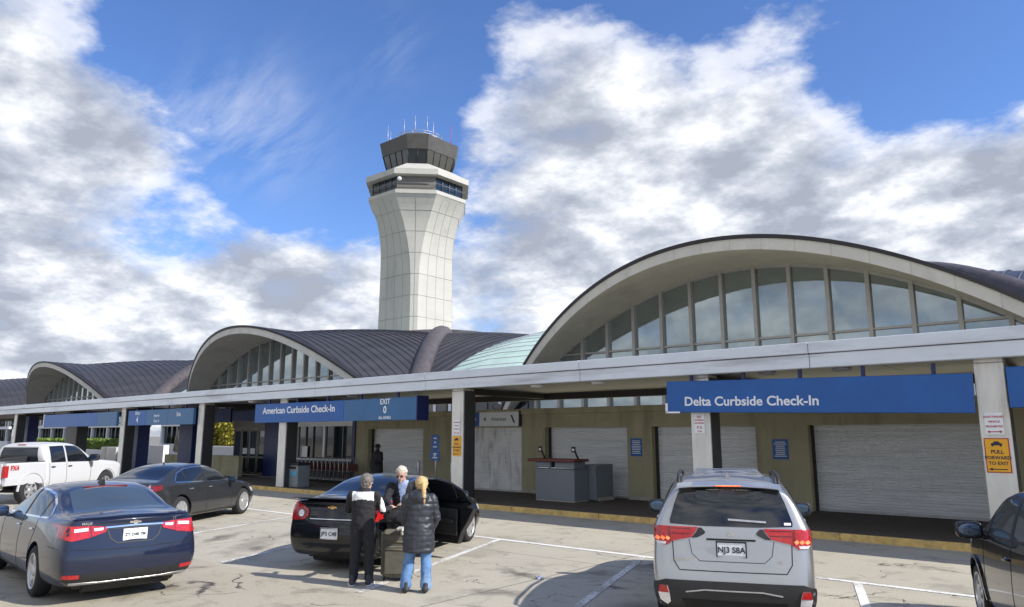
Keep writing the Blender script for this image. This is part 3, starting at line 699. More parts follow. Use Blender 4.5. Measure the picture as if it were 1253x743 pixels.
def make_vault():
    v = empty('terminal_hall')
    mb = MB(); nu, ns = 48, 16
    for q in range(4):
        rows = [[roof_pt(q, j / ns, -1 + 2 * i / nu) for i in range(nu + 1)] for j in range(ns + 1)]
        L = [[mb.bm.verts.new(p) for p in r] for r in rows]
        for a, b in zip(L[:-1], L[1:]):
            for i in range(nu):
                try:
                    f = mb.bm.faces.new((a[i], a[i + 1], b[i + 1], b[i])); f.smooth = True
                except ValueError: pass
    bmesh.ops.remove_doubles(mb.bm, verts=mb.bm.verts[:], dist=.004)
    for f in mb.bm.faces:
        if f.normal.z < 0: f.normal_flip()
    # standing seams
    k = 0; y = 29.7
    while y < VY - 1:
        b = (VY - y) / HYD; um = min(1.0, b)
        if y < 34.0: um = math.sqrt((y - 29.4) / 4.6)
        if um > .05:
            for sg in (1, -1):
                pts = [Vector((HX * um * t / 12, VY + sg * (y - VY), prof(abs(um * t / 12), apex_at(b)) + .03)) for t in range(-12, 13)]
                mb.tube(pts, .055, n=4, smooth=False)
        y += .8
    x = 14.15
    while x > 1:
        b = x / HX; um = min(1, b)
        for sg in (1, -1):
            pts = [Vector((sg * x, VY + HYD * um * t / 12, prof(abs(um * t / 12), apex_at(b)) + .03)) for t in range(-12, 13)]
            mb.tube(pts, .055, n=4, smooth=False)
        x -= .8
    mb.build('roof_shell', M['roof'], v, normals=False)
    mb = MB()
    for sx in (1, -1):
        for sy in (1, -1):
            pts = [Vector((sx * HX * t / 20, VY + sy * HYD * t / 20, prof(t / 20, apex_at(t / 20)) + .05)) for t in range(0, 21)]
            mb.tube(pts, .8, n=12)
    mb.build('groin_rib', M['rib'], v)
    # front rim: dark metal edge, concrete band, concrete underside back to the glass
    for sg in (0, 1):
        def R(u, dz, dy):
            y = yf(u) + dy; z = prof(abs(u), 10.65) + dz
            return Vector((u * HX, y if sg == 0 else 2 * VY - y, z))
        us = [-1 + i / 30 for i in range(61)]
        mb = MB(); mb.ring_loft([[R(u, .09, -.10), R(u, .09, .5), R(u, -.07, .5), R(u, -.07, -.10)] for u in us], closed=True)
        mb.build('roof_edge', M['roof_edge'], v)
        mb = MB()
        mb.ring_loft([[R(u, -.08, -.03), R(u, -.08, .25), R(u, -.56 - .2 * u * u, .25), R(u, -.56 - .2 * u * u, -.03)] for u in us], closed=True)
        for i in range(1, 24):
            u = -1 + i / 12
            p = R(u, -.09, -.034); q2 = R(u, -.56 - .2 * u * u, -.034)
            mb.tube([p, q2], .010, n=4, mi=1)
        mb.build('concrete_rim', [M['concrete'], M['mullion']], v)
        def G(u):                          # top line of the glazing
            y = 33.6; z = 10.18 - .0303 * (u * HX) ** 2
            return Vector((u * HX, y if sg == 0 else 2 * VY - y, max(z, .0)))
        us2 = [u for u in us if abs(u) <= .97]
        mb = MB(); mb.ring_loft([[R(u, -.56 - .2 * u * u, -.02), R(u, -.56 - .2 * u * u, -.02).lerp(G(u), .35) + Vector((0, 0, .10)), R(u, -.56 - .2 * u * u, -.02).lerp(G(u), .7) + Vector((0, 0, .08)), G(u)] for u in us2], closed=False, cap=False, smooth=True)
        mb.build('underside', M['concrete'], v)
        if sg == 0:
            gb = MB(); pts = []
            ug = [-.93 + 1.86 * i / 40 for i in range(41)]
            ring = [(u * HX, max(G(u).z, 3.0)) for u in ug]
            # each pane is its own flat sheet between mullions, very slightly tilted so reflections differ
            xs = [.66 - 1.67 * 8 + 1.67 * i for i in range(17)]
            rnd = random.Random(3)
            def gz(x): return max(10.2 - .0303 * x * x, 3.4)
            for a, b in zip(xs[:-1], xs[1:]):
                t1, t2 = rnd.uniform(-.008, .008), rnd.uniform(-.008, .008)
                top = [(a + (b - a) * j / 4, 0, 0) for j in range(5)]
                P1 = [Vector((x_, 33.66 + t1, gz(x_))) for x_, _, _ in reversed(top)]
                gb.face([Vector((a, 33.66, 3.4)), Vector((b, 33.66 + t2, 3.4))] + P1)
            gb.build('arch_glass', M['arch_glass'], v)
            mb = MB()
            for x in xs:
                if gz(x) > 3.6: mb.box(x - .085, x + .085, 33.46, 33.74, 3.4, gz(x) + .04)
            mb.ring_loft([[Vector((u * HX, 33.5, gz(u * HX) - .14)), Vector((u * HX, 33.5, gz(u * HX) + .06)), Vector((u * HX, 33.7, gz(u * HX) + .06)), Vector((u * HX, 33.7, gz(u * HX) - .14))] for u in ug])
            mb.build('mullion', M['arch_bar'], v)
            mb = MB(); zr = 6.65; xr = 10.7
            mb.box(-xr, xr, 33.53, 33.65, zr - .05, zr + .05); mb.build('transom', M['arch_bar'], v)
        else:
            mb = MB(); us3 = [-.97 + 1.94 * i / 40 for i in range(41)]
            mb.face([G(u) for u in us3]); mb.build('arch_glass', M['arch_glass'], v)
    # storey below the arch: white bands and strips of windows
    mb = MB(); mb.box(-20.1, 20.1, 33.45, 33.44 + .6, 3.02, 3.39, bev=.02); mb.box(-20.1, 20.1, 33.8, 34.1, 5.1, 5.9, bev=.02); mb.box(-20.1, 20.1, 33.45, 34.0, 0, 1.35, bev=.02)
    mb.box(-20.1, 20.1, 34.1, 72, 5.1, 5.5)
    mb.build('white_spandrel', M['white_frame'], v)
    m9 = MB(); m9.box(-20.1, 20.1, 33.78, 33.9, 1.35, 5.2)
    x = -20.0
    k = 0
    while x < 20.1:
        if k % 4 == 0: MB().box(x - .16, x + .16, 33.5, 33.77, 1.345, 3.025).build('window_post', M['white_frame'], v); MB().box(x - .12, x + .12, 33.7, 33.77, 3.385, 5.105).build('window_post', M['white_frame'], v)
        else: m9.box(x - .04, x + .04, 33.6, 33.77, 1.35, 3.02, mi=1); m9.box(x - .04, x + .04, 33.72, 33.77, 3.4, 5.1, mi=1)
        x += 1.08; k += 1
    m9.build('window_strip', [M['dark_glass'], M['mullion']], v)
    return v
labs = [(-13.9, 'nearest and largest vaulted terminal hall with a wide glazed arch at the right'), (-54.2, 'middle vaulted terminal hall with its seamed dark roof left of the control tower'),
        (-97.8, 'small looking far vaulted terminal hall with a glazed arch at the left'), (-141.5, 'farthest terminal hall, only its dark seamed roof showing at the left edge'), (27.0, 'terminal hall beyond the right edge, only its dark roof showing')]
v0 = make_vault()
for i, (cx, lb) in enumerate(labs):
    v = v0 if i == 0 else copy_tree(v0)
    v.location = (cx, 0, 0); tag(v, lb, 'terminal hall', 'vaulted terminal halls in a row')
# skylights between halls
def skylight(x0, x1, lb):
    s = empty('skylight_strip', ((x0 + x1) / 2, VY, 0), label=lb, cat='skylight', group='skylight strips between the halls')
    w0 = (x1 - x0) / 2; mb = MB()
    us = [-1 + i / 20 for i in range(41)]
    def W2(u): return w0 - (SE(u) - 14.2) + .05
    def g(u, x, dz=0): return Vector((x, HYD * u, prof(abs(u), apex_at(SE(u) / HX)) + dz - .02))
    mb.ring_loft([[g(u, -W2(u)), g(u, -W2(u) * .33, .45), g(u, W2(u) * .33, .45), g(u, W2(u))] for u in us], closed=False, cap=False, smooth=True)
    mb.build('glazing', M['skylight'], s)
    mb = MB()
    for u in us[::1]: mb.tube([g(u, -W2(u), .03), g(u, -W2(u) * .33, .48), g(u, W2(u) * .33, .48), g(u, W2(u), .03)], .035, n=4)
    mb.build('glazing_bar', M['white_frame'], s)
for (x0, x1, lb) in ((-40.0, -28.1, 'greenish white skylight strip between the two nearest terminal halls'), (-83.6, -68.4, 'skylight strip hidden behind the middle hall roof'), (-127.3, -112.0, 'skylight strip between the two farthest halls at the left')):
    skylight(x0, x1, lb)

# ------------------------------------------------------------------ control tower
az = YAW + math.atan((626.5 - 505) / (F_PX / math.cos(PITCH)))
TD = 110.0; tx, ty = -math.sin(az) * TD, math.cos(az) * TD
tw = empty('control_tower', (tx, ty, 0), rz=0, label='tall flared pale concrete airport control tower with dark glazed cab on top', cat='control tower')
tw.scale = (1, 1, .935)
def octa(a, wch, z):
    b = a - wch / math.sqrt(2)
    return [Vector(p + (z,)) for p in ((a, -b), (a, b), (b, a), (-b, a), (-a, b), (-a, -b), (-b, -a), (b, -a))]
SHP = [(0, 4.5, 1.15), (16.5, 4.34, 1.1), (22, 4.27, 1.1), (26, 4.26, 1.15), (29, 4.33, 1.4), (31, 4.48, 1.85), (33, 4.78, 2.5), (35, 5.25, 3.35), (37, 5.95, 4.5), (38.6, 6.7, 5.45), (39.5, 7.2, 5.95)]
def shp(z):
    for (z0, a0, w0), (z1, a1, w1) in zip(SHP[:-1], SHP[1:]):
        if z <= z1: t = (z - z0) / (z1 - z0); t2 = t; return a0 + (a1 - a0) * t2, w0 + (w1 - w0) * t2
    return SHP[-1][1:]
# smooth the profile
def shs(z):
    s_ = [shp(max(0, min(39.5, z + d))) for d in (-1, -.5, 0, .5, 1)] if z < 39 else [shp(z)]
    return sum(p[0] for p in s_) / len(s_), sum(p[1] for p in s_) / len(s_)
zs = [i * .5 for i in range(0, 80)]
mb = MB(); mb.ring_loft([octa(*shs(z), z) for z in zs]); mb.build('shaft', M['tower'], tw)
mb = MB()
for z in (13.5, 17, 20.4, 23.8, 27.2, 30.6, 34.0, 37.2):
    a, wc = shs(z); r = octa(a + .012, wc, z); mb.tube(r + [r[0]], .028, n=4, smooth=False)
for f in range(8):
    n_ = 3 if f % 2 == 0 else 1
    for k in range(n_ + 2):
        t = k / (n_ + 1)
        if k in (0, n_ + 1): continue
        pts = []
        for z in zs[::2]:
            a, wc = shs(z); r = octa(a + .01, wc, z); pts.append(r[f].lerp(r[(f + 1) % 8], t))
        mb.tube(pts, .022, n=4, smooth=False)
mb.build('panel_joint', M['joint'], tw)
mb = MB(); mb.ring_loft([octa(7.2, 5.95, 39.5), octa(7.3, 6.0, 39.6), octa(7.3, 6.0, 40.2), octa(7.1, 5.9, 40.25)]); mb.build('gallery_parapet', M['tower'], tw)
mb = MB(); mb.ring_loft([octa(6.7, 5.6, 40.2), octa(6.7, 5.6, 42.6)]); mb.build('gallery_glazing', M['dark_glass'], tw)
r0 = octa(6.85, 5.7, 40.4); r1 = octa(6.85, 5.7, 42.6)
for f in (7, 1, 3, 5):
    mb = MB()
    a, b = r0[f], r0[(f + 1) % 8]; c_, d = r1[f], r1[(f + 1) % 8]
    mb.ring_loft([[a.lerp(b, .0), b.lerp(a, .0), d, c_], [(a + (b - a) * 0) * .985, b * .985, Vector((d.x * .985, d.y * .985, d.z)), Vector((c_.x * .985, c_.y * .985, c_.z))]])
    mb.build('gallery_panel', M['cab_panel'], tw)
mb = MB()
for f in (0, 2, 4, 6):
    for k in (.25, .5, .75): mb.tube([r0[f].lerp(r0[f + 1], k), r1[f].lerp(r1[f + 1], k)], .05, n=6)
rr = [p + Vector((0, 0, .9)) for p in octa(7.25, 6.0, 40.4)]
mb.tube(rr + [rr[0]], .05, n=6); mb.build('gallery_rail', M['mullion'], tw)
mb = MB(); mb.ring_loft([octa(7.0, 5.9, 42.55), octa(7.75, 6.4, 42.6), octa(7.75, 6.4, 43.5), octa(7.5, 6.2, 43.6), octa(4.7, 3.2, 45.4), octa(4.4, 3.0, 45.5)]); mb.build('lower_roof', M['tower'], tw)
mb = MB(); mb.ring_loft([octa(4.35, 2.7, 45.2), octa(4.95, 3.05, 47.75)]); mb.build('cab_glazing', M['dark_glass'], tw)
mb = MB(); ra, rb = octa(4.40, 2.72, 45.3), octa(5.0, 3.07, 47.75)
for f in range(8):
    ks = (0, .25, .5, .75) if f % 2 == 0 else (0, .5)
    for k in ks: mb.tube([ra[f].lerp(ra[(f + 1) % 8], k), rb[f].lerp(rb[(f + 1) % 8], k)], .06, n=5)
mb.build('cab_mullion', M['roof_edge'], tw)
mb = MB(); mb.ring_loft([octa(4.95, 3.0, 47.7), octa(5.05, 3.08, 47.75), octa(5.45, 3.3, 50.0), octa(5.3, 3.2, 50.1), octa(3.9, 2.3, 50.9), octa(3.5, 2.1, 51.2)]); mb.build('cab_roof', M['tower_cab'], tw)
mb = MB(); ring = [Vector((3.6 * math.cos(a), 3.6 * math.sin(a), 0)) for a in [i * PI / 12 for i in range(25)]]
for z in (51.4, 51.85): mb.tube([p + Vector((0, 0, z)) for p in ring], .05, n=5)
for p in ring[::2]: mb.tube([p + Vector((0, 0, 50.7)), p + Vector((0, 0, 51.85))], .04, n=5)
mb.build('roof_railing', M['steel'], tw)
mb = MB(); mb.tube([(0, 0, 50.8), (0, 0, 52.1)], .3, n=8)
mb.box(-2.6, 2.6, -.16, .16, 52.1, 52.5, bev=.04, M=Matrix.Rotation(.75, 4, 'Z')); mb.box(-1.2, -.4, -2, -1.2, 50.8, 51.9, bev=.03); mb.box(1.0, 2.2, .4, 1.2, 50.8, 51.7, bev=.03)
mb.build('radar_bar', M['sign_white'], tw)
rnd = random.Random(4)
for (a, rr_, z0, h_) in ((0.75, 5.0, 49.5, 4.4), (3.6, 5.0, 49.5, 3.8), (3.95, 5.0, 49.5, 4.0), (5.3, 3.0, 50.6, 3.6), (1.7, 3.2, 50.6, 3.0), (5.9, 3.2, 50.6, 3.6), (4.6, 3.0, 50.6, 3.4), (2.6, 3.2, 50.6, 2.6), (0.2, 2.6, 50.6, 3.2)):
    p = Vector((rr_ * math.cos(a), rr_ * math.sin(a), z0 + .5))
    MB().tube([p, p + Vector((0, 0, h_ * .5)), p + Vector((0, 0, h_))], [.06, .04, .025], n=5).build('antenna', M['steel'] if a != .75 else M['red_ink'], tw)
MB().ellipsoid((4.2, -7.55, 41.5), (.32, .32, .32)).build('floodlight', M['sign_white'], tw)
# ------------------------------------------------------------------ vehicle kit (local: x forward, y left, z up)
FC = (1.0, .6, 0.0, -.6, -1.0)
def car_body(st, arches, R, mats, crease=None, level=3, bulge=(.05, .06), crown=.025, W=.93, extra_cut=None):
    """st: list front->rear of (x, [(dx, y, z) * n])  section points bottom->top of the left half."""
    bm = bmesh.new(); rings = []; n = len(st[0][1])
    for x, pts in st:
        ring = []
        left = [(x + p[0], p[1], p[2]) for p in pts]
        for p in left: ring.append(p)                                       # left side upwards
        t = left[-1]
        for f in FC[1:-1]: ring.append((t[0], t[1] * f, t[2] + crown * (1 - f * f)))
        for p in reversed(left): ring.append((p[0], -p[1], p[2]))
        b = left[0]
        for f in reversed(FC[1:-1]): ring.append((b[0], b[1] * f, b[2]))
        rings.append([bm.verts.new(p) for p in ring])
    m = len(rings[0])
    for a, b in zip(rings[:-1], rings[1:]):
        for i in range(m):
            j = (i + 1) % m; bm.faces.new((a[i], a[j], b[j], b[i]))
    for ri, sgn, bl in ((rings[0], 1, bulge[0]), (rings[-1], -1, bulge[1])):
        grid = []
        for i in range(n):
            l = ri[i]; r = ri[2 * n + 2 - i]
            if i == 0: row = [l] + [ri[m - 3 + k] for k in (2, 1, 0)] + [r]
            elif i == n - 1: row = [l, ri[n], ri[n + 1], ri[n + 2], r]
            else: row = [l] + [bm.verts.new((l.co.x + sgn * bl * (1 - f * f), l.co.y * f, l.co.z)) for f in FC[1:-1]] + [r]
            grid.append(row)
        for v in grid[0][1:-1] + grid[-1][1:-1]: v.co.x += sgn * bl * .8
        for a, b in zip(grid[:-1], grid[1:]):
            for k in range(4):
                try: bm.faces.new((a[k], a[k + 1], b[k + 1], b[k]))
                except ValueError: pass
    bmesh.ops.recalc_face_normals(bm, faces=bm.faces[:])
    if crease:
        cl = bm.edges.layers.float.get('crease_edge') or bm.edges.layers.float.new('crease_edge')
        for a, b in zip(rings[:-1], rings[1:]):
            for i, c in crease.items():
                for ii in (i, 2 * n + 2 - i):
                    e = bm.edges.get((a[ii], b[ii]))
                    if e: e[cl] = c
    me = bpy.data.meshes.new('b'); bm.to_mesh(me); bm.free()
    o = bpy.data.objects.new('b', me); link(o)
    s = o.modifiers.new('s', 'SUBSURF'); s.levels = level; s.render_levels = level
    me2 = eval_mesh(o)
    o = bpy.data.objects.new('b', me2); link(o)
    me2.materials.clear(); me2.materials.append(mats[0]); me2.materials.append(mats[1])
    for k, (ax, az) in enumerate(arches):
        for sg in (1, -1):
            c = MB(); c.lathe([(R, .0), (R, .75)], axis='y', n=40, c=(ax, (W - .36) if sg > 0 else -(W - .36) - .75, az), smooth=False)
            cm = c.build('c', [mats[0], mats[1]])
            for p in cm.data.polygons: p.material_index = 1
            b_ = o.modifiers.new('b', 'BOOLEAN'); b_.object = cm; b_.operation = 'DIFFERENCE'; b_.solver = 'EXACT'
            me3 = None
            dg = bpy.context.evaluated_depsgraph_get(); dg.update()
            me3 = bpy.data.meshes.new_from_object(o.evaluated_get(dg)); o.modifiers.clear(); o.data = me3
            bpy.data.objects.remove(cm)
    me3 = o.data; bpy.data.objects.remove(o)
    for p in me3.polygons: p.use_smooth = True
    # hard edges where the arches were cut
    bm = bmesh.new(); bm.from_mesh(me3)
    for e in bm.edges:
        if len(e.link_faces) == 2 and e.calc_face_angle(0) > .75: e.smooth = False
    bm.to_mesh(me3); bm.free()
    return me3
class Skin:
    def __init__(s, me): s.bvh = BVHTree.FromPolygons([v.co.copy() for v in me.vertices], [tuple(p.vertices) for p in me.polygons])
    def hit(s, view, a, b):
        o, d = {'L': (Vector((a, 3, b)), Vector((0, -1, 0))), 'R': (Vector((a, -3, b)), Vector((0, 1, 0))), 'B': (Vector((-6, a, b)), Vector((1, 0, 0))),
                'F': (Vector((6, a, b)), Vector((-1, 0, 0))), 'T': (Vector((a, b, 5)), Vector((0, 0, -1)))}[view]
        h = s.bvh.ray_cast(o, d)
        if h[0] is None:
            q = o + d * {'L': 2.2, 'R': 2.2, 'B': 3.7, 'F': 3.7, 'T': 4}[view]; h = s.bvh.find_nearest(q)
        n = h[1]
        if n.dot(d) > 0: n = -n
        return h[0], n
    def patch(s, name, poly, view, mat_, parent, off=.004, skirt=.02, step=.05):
        P = [Vector(p) for p in poly]; bd = []
        for i in range(len(P)):
            a, b = P[i], P[(i + 1) % len(P)]; k = max(1, int(math.ceil((b - a).length / step)))
            bd += [a.lerp(b, t / k) for t in range(k)]
        x0 = min(p.x for p in bd); x1 = max(p.x for p in bd); y0 = min(p.y for p in bd); y1 = max(p.y for p in bd)
        def inside(q):
            c = False; j = len(bd) - 1
            for i in range(len(bd)):
                if (bd[i].y > q.y) != (bd[j].y > q.y) and q.x < (bd[j].x - bd[i].x) * (q.y - bd[i].y) / (bd[j].y - bd[i].y) + bd[i].x: c = not c
                j = i
            return c
        pts = list(bd); gx = x0 + step / 2
        while gx < x1:
            gy = y0 + step / 2
            while gy < y1:
                q = Vector((gx, gy))
                if inside(q) and min((q - b).length for b in bd) > step * .4: pts.append(q)
                gy += step
            gx += step
        n = len(bd)
        r = delaunay_2d_cdt(pts, [(i, (i + 1) % n) for i in range(n)], [list(range(n))], 1, 1e-5)
        V = []; NN = []
        for q in r[0]:
            h, nn = s.hit(view, q.x, q.y); V.append(h + nn * off); NN.append(nn)
        faces = [tuple(f) for f in r[2]]
        cnt = {}
        for f in faces:
            for i in range(len(f)):
                e = (f[i], f[(i + 1) % len(f)]); cnt[tuple(sorted(e))] = cnt.get(tuple(sorted(e)), 0) + 1
        bv = {}
        V2 = list(V)
        for e, c in cnt.items():
            if c == 1:
                for i in e:
                    if i not in bv: bv[i] = len(V2); V2.append(V[i] - NN[i] * (skirt + off))
        f2 = list(faces)
        for e, c in cnt.items():
            if c == 1: f2.append((e[0], e[1], bv[e[1]], bv[e[0]]))
        me = bpy.data.meshes.new(name); me.from_pydata([tuple(v) for v in V2], [], f2)
        for i, p in enumerate(me.polygons): p.use_smooth = i < len(faces)
        bm = bmesh.new(); bm.from_mesh(me); bmesh.ops.recalc_face_normals(bm, faces=bm.faces[:])
        c = sum((v.co for v in bm.verts), Vector()) / len(bm.verts)
        for e in bm.edges:
            if len(e.link_faces) == 2 and e.calc_face_angle(0) > .6: e.smooth = False
        bm.to_mesh(me); bm.free()
        return mobj(name, me, mat_, parent)
    def strip(s, name, line, view, width, mat_, parent, off=.004, h=.0, step=.04, closed=False):
        P = [Vector(p) for p in line]
        if closed: P.append(P[0])
        d = [P[0]]
        for a, b in zip(P[:-1], P[1:]):
            k = max(1, int(math.ceil((b - a).length / step))); d += [a.lerp(b, t / k) for t in range(1, k + 1)]
        rings = []; N_ = len(d)
        for i, q in enumerate(d):
            t = (d[min(i + 1, N_ - 1)] - d[max(i - 1, 0)])
            if closed and i in (0, N_ - 1): t = d[1] - d[-2]
            t.normalize(); nrm = Vector((-t.y, t.x)) * width / 2
            pa, na = s.hit(view, *(q + nrm)); pb, nb = s.hit(view, *(q - nrm))
            rings.append([pa - na * .012, pa + na * (off + h), pb + nb * (off + h), pb - nb * .012])
        return MB().ring_loft(rings).build(name, mat_, parent)
def wheel(parent, x, y, R, wd, nsp=5, rimr=None, spoke=.055, m_rim=None, dark=False, az=None):
    sg = 1 if y > 0 else -1; rimr = rimr or R * .70; yo = y; az = R if az is None else az
    yi = y - sg * wd
    t = MB(); prof = [(rimr, 0), (rimr + .012, .004), (R - .035, .0), (R - .010, -.018), (R, -.05), (R, -wd + .05), (R - .02, -wd + .01), (rimr, -wd)]
    t.lathe([(r, yo + sg * h) for r, h in prof], axis='y', n=40, c=(x, 0, az), cap=False)
    w_ = t.build('wheel', M['rubber'], parent)
    mr = m_rim or M['rim']
    r = MB(); r.lathe([(rimr + .004, yo - sg * .0), (rimr - .012, yo + sg * .004), (rimr - .022, yo - sg * .02), (rimr - .03, yo - sg * .10)], axis='y', n=40, c=(x, 0, az), cap=False)
    for k in range(nsp):
        a = 2 * PI * k / nsp + .3
        Mx = Matrix.Translation((x, yo, az)) @ Matrix.Rotation(-a, 4, 'Y')
        pts = []
        for rr, hw, yy in ((.02, spoke * 1.1, -.03), (.08, spoke, -.022), (rimr * .6, spoke * .72, -.014), (rimr - .01, spoke * 1.0, -.012)):
            pts.append([Mx @ Vector((rr, sg * (yy), -hw / 1)), Mx @ Vector((rr, sg * yy, hw / 1)), Mx @ Vector((rr, sg * (yy - .035), hw * 1.1)), Mx @ Vector((rr, sg * (yy - .035), -hw * 1.1))])
        r.ring_loft(pts)
    r.lathe([(.001, yo - sg * .004), (.045, yo - sg * .008), (.07, yo - sg * .02), (.07, yo - sg * .05)], axis='y', n=20, c=(x, 0, az), cap=False)
    r.build('rim', mr, w_)
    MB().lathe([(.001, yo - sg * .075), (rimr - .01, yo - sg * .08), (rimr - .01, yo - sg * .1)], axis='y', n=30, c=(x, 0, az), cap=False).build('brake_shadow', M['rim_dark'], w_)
    return w_
def mirror(parent, x, y, z, mat_, s=1.0):
    sg = 1 if y > 0 else -1
    mb = MB(); mb.ellipsoid((x, y, z), (.085 * s, .125 * s, .085 * s), n=24)
    for v in mb.bm.verts:                      # squarer shell than a plain ellipsoid
        d = v.co - Vector((x, y, z)); q = ((abs(d.y) / (.125 * s)) ** 4 + (abs(d.z) / (.085 * s)) ** 4 + (abs(d.x) / (.085 * s)) ** 2.5) ** .25
        v.co = Vector((x, y, z)) + d * (1 / max(q, .3)) * Vector((1, 1, 1)).x if q < 1 else v.co
    mb.tube([(x - .0, y - sg * .08, z - .05), (x + .02, y - sg * .20, z - .10)], [.03, .035], n=8)
    for v in mb.bm.verts:
        if v.co.x < x - .035 * s: v.co.x = x - .035 * s
    mi = mb.build('mirror', mat_, parent)
    g = MB(); g.ellipsoid((x - .037 * s, y, z), (.006, .105 * s, .066 * s), n=20); g.build('mirror_glass', M['mirror_glass'], mi)
    return mi
M['mirror_glass'] = glassmat('mirror_glass', (.10, .15, .23), .03, .9)
def plate(parent, x, z, txt, sz=.085, frame=None, y=0):
    p = boxobj('number_plate', (x - .008, x, y - .152, y + .152, z - .076, z + .076), M['plate_white'], parent, .004)
    text(txt, sz, (x - .0095, y, z - .004), M['ink'], p, rot=(PI / 2, 0, -PI / 2), bold=.002, extrude=.001)
    if frame:
        mb = MB(); a, b = .162, .086
        mb.box(x - .013, x, y - a, y + a, z + b - .012, z + b + .004, bev=.003); mb.box(x - .013, x, y - a, y + a, z - b - .004, z - b + .012, bev=.003)
        mb.box(x - .013, x, y - a, y - a + .014, z - b + .0125, z + b - .0125); mb.box(x - .013, x, y + a - .014, y + a, z - b + .0125, z + b - .0125)
        mb.build('plate_frame', M[frame], p)
    return p
def lighten(poly, k):                                                   # shrink a polygon towards its middle
    cx = sum(p[0] for p in poly) / len(poly); cy = sum(p[1] for p in poly) / len(poly)
    return [(cx + (p[0] - cx) * k, cy + (p[1] - cy) * k) for p in poly]
def flip(poly): return [(-a, b) for a, b in poly]
def bowtie(sk, parent, z, w_=.09, m_='gold'):
    h = .026
    P_ = [(-w_, -h * .5), (-w_ * .88, h * .55), (-w_ * .3, h * .55), (-w_ * .26, h), (w_ * .34, h), (w_ * .30, h * .55), (w_, h * .55), (w_ * .88, -h * .55), (w_ * .3, -h * .55), (w_ * .26, -h), (-w_ * .34, -h), (-w_ * .30, -h * .55)]
    return sk.patch('emblem', [(a, z + b) for a, b in P_], 'B', M[m_], parent, off=.008, step=.02)
def badge(sk, parent, txt, size, y, z, mat_='chrome', view='B'):
    h, n = sk.hit(view, y, z)
    if view == 'B': return text(txt, size, h + Vector((-.003, 0, 0)), M[mat_], parent, rot=(PI / 2, 0, -PI / 2), bold=size * .02, extrude=.003, name='badge')
    if view == 'R': return text(txt, size, h + Vector((0, -.004, 0)), M[mat_], parent, rot=(PI / 2, 0, 0), bold=size * .02, extrude=.003, name='badge')

# section builder: half-section from a few design numbers
def sec(x, zb, yb, ym, zm, ys, zs, yt, zt, bump_=0.0, dxs=None):
    """zb floor height, yb floor half width, ym/zm widest, ys/zs shoulder, yt/zt roof (or deck) edge"""
    pts = [(yb - .10, zb), (yb, zb + .02), (ym - .012, zb + .16), (ym, zm), (ys + (ym - ys) * .45 + .004, zm + (zs - zm) * .62), (ys, zs),
           (ys + (yt - ys) * .42 + bump_, zs + (zt - zs) * .46), (ys + (yt - ys) * .80 + bump_, zs + (zt - zs) * .83), (yt - .05, zt - .012 * (1 if zt - zs > .2 else .5)), (yt - .22, zt)]
    dxs = dxs or [0] * 10
    return (x, [(d, a, b) for d, (a, b) in zip(dxs, pts)])
CRE = {5: .45, 3: .15}

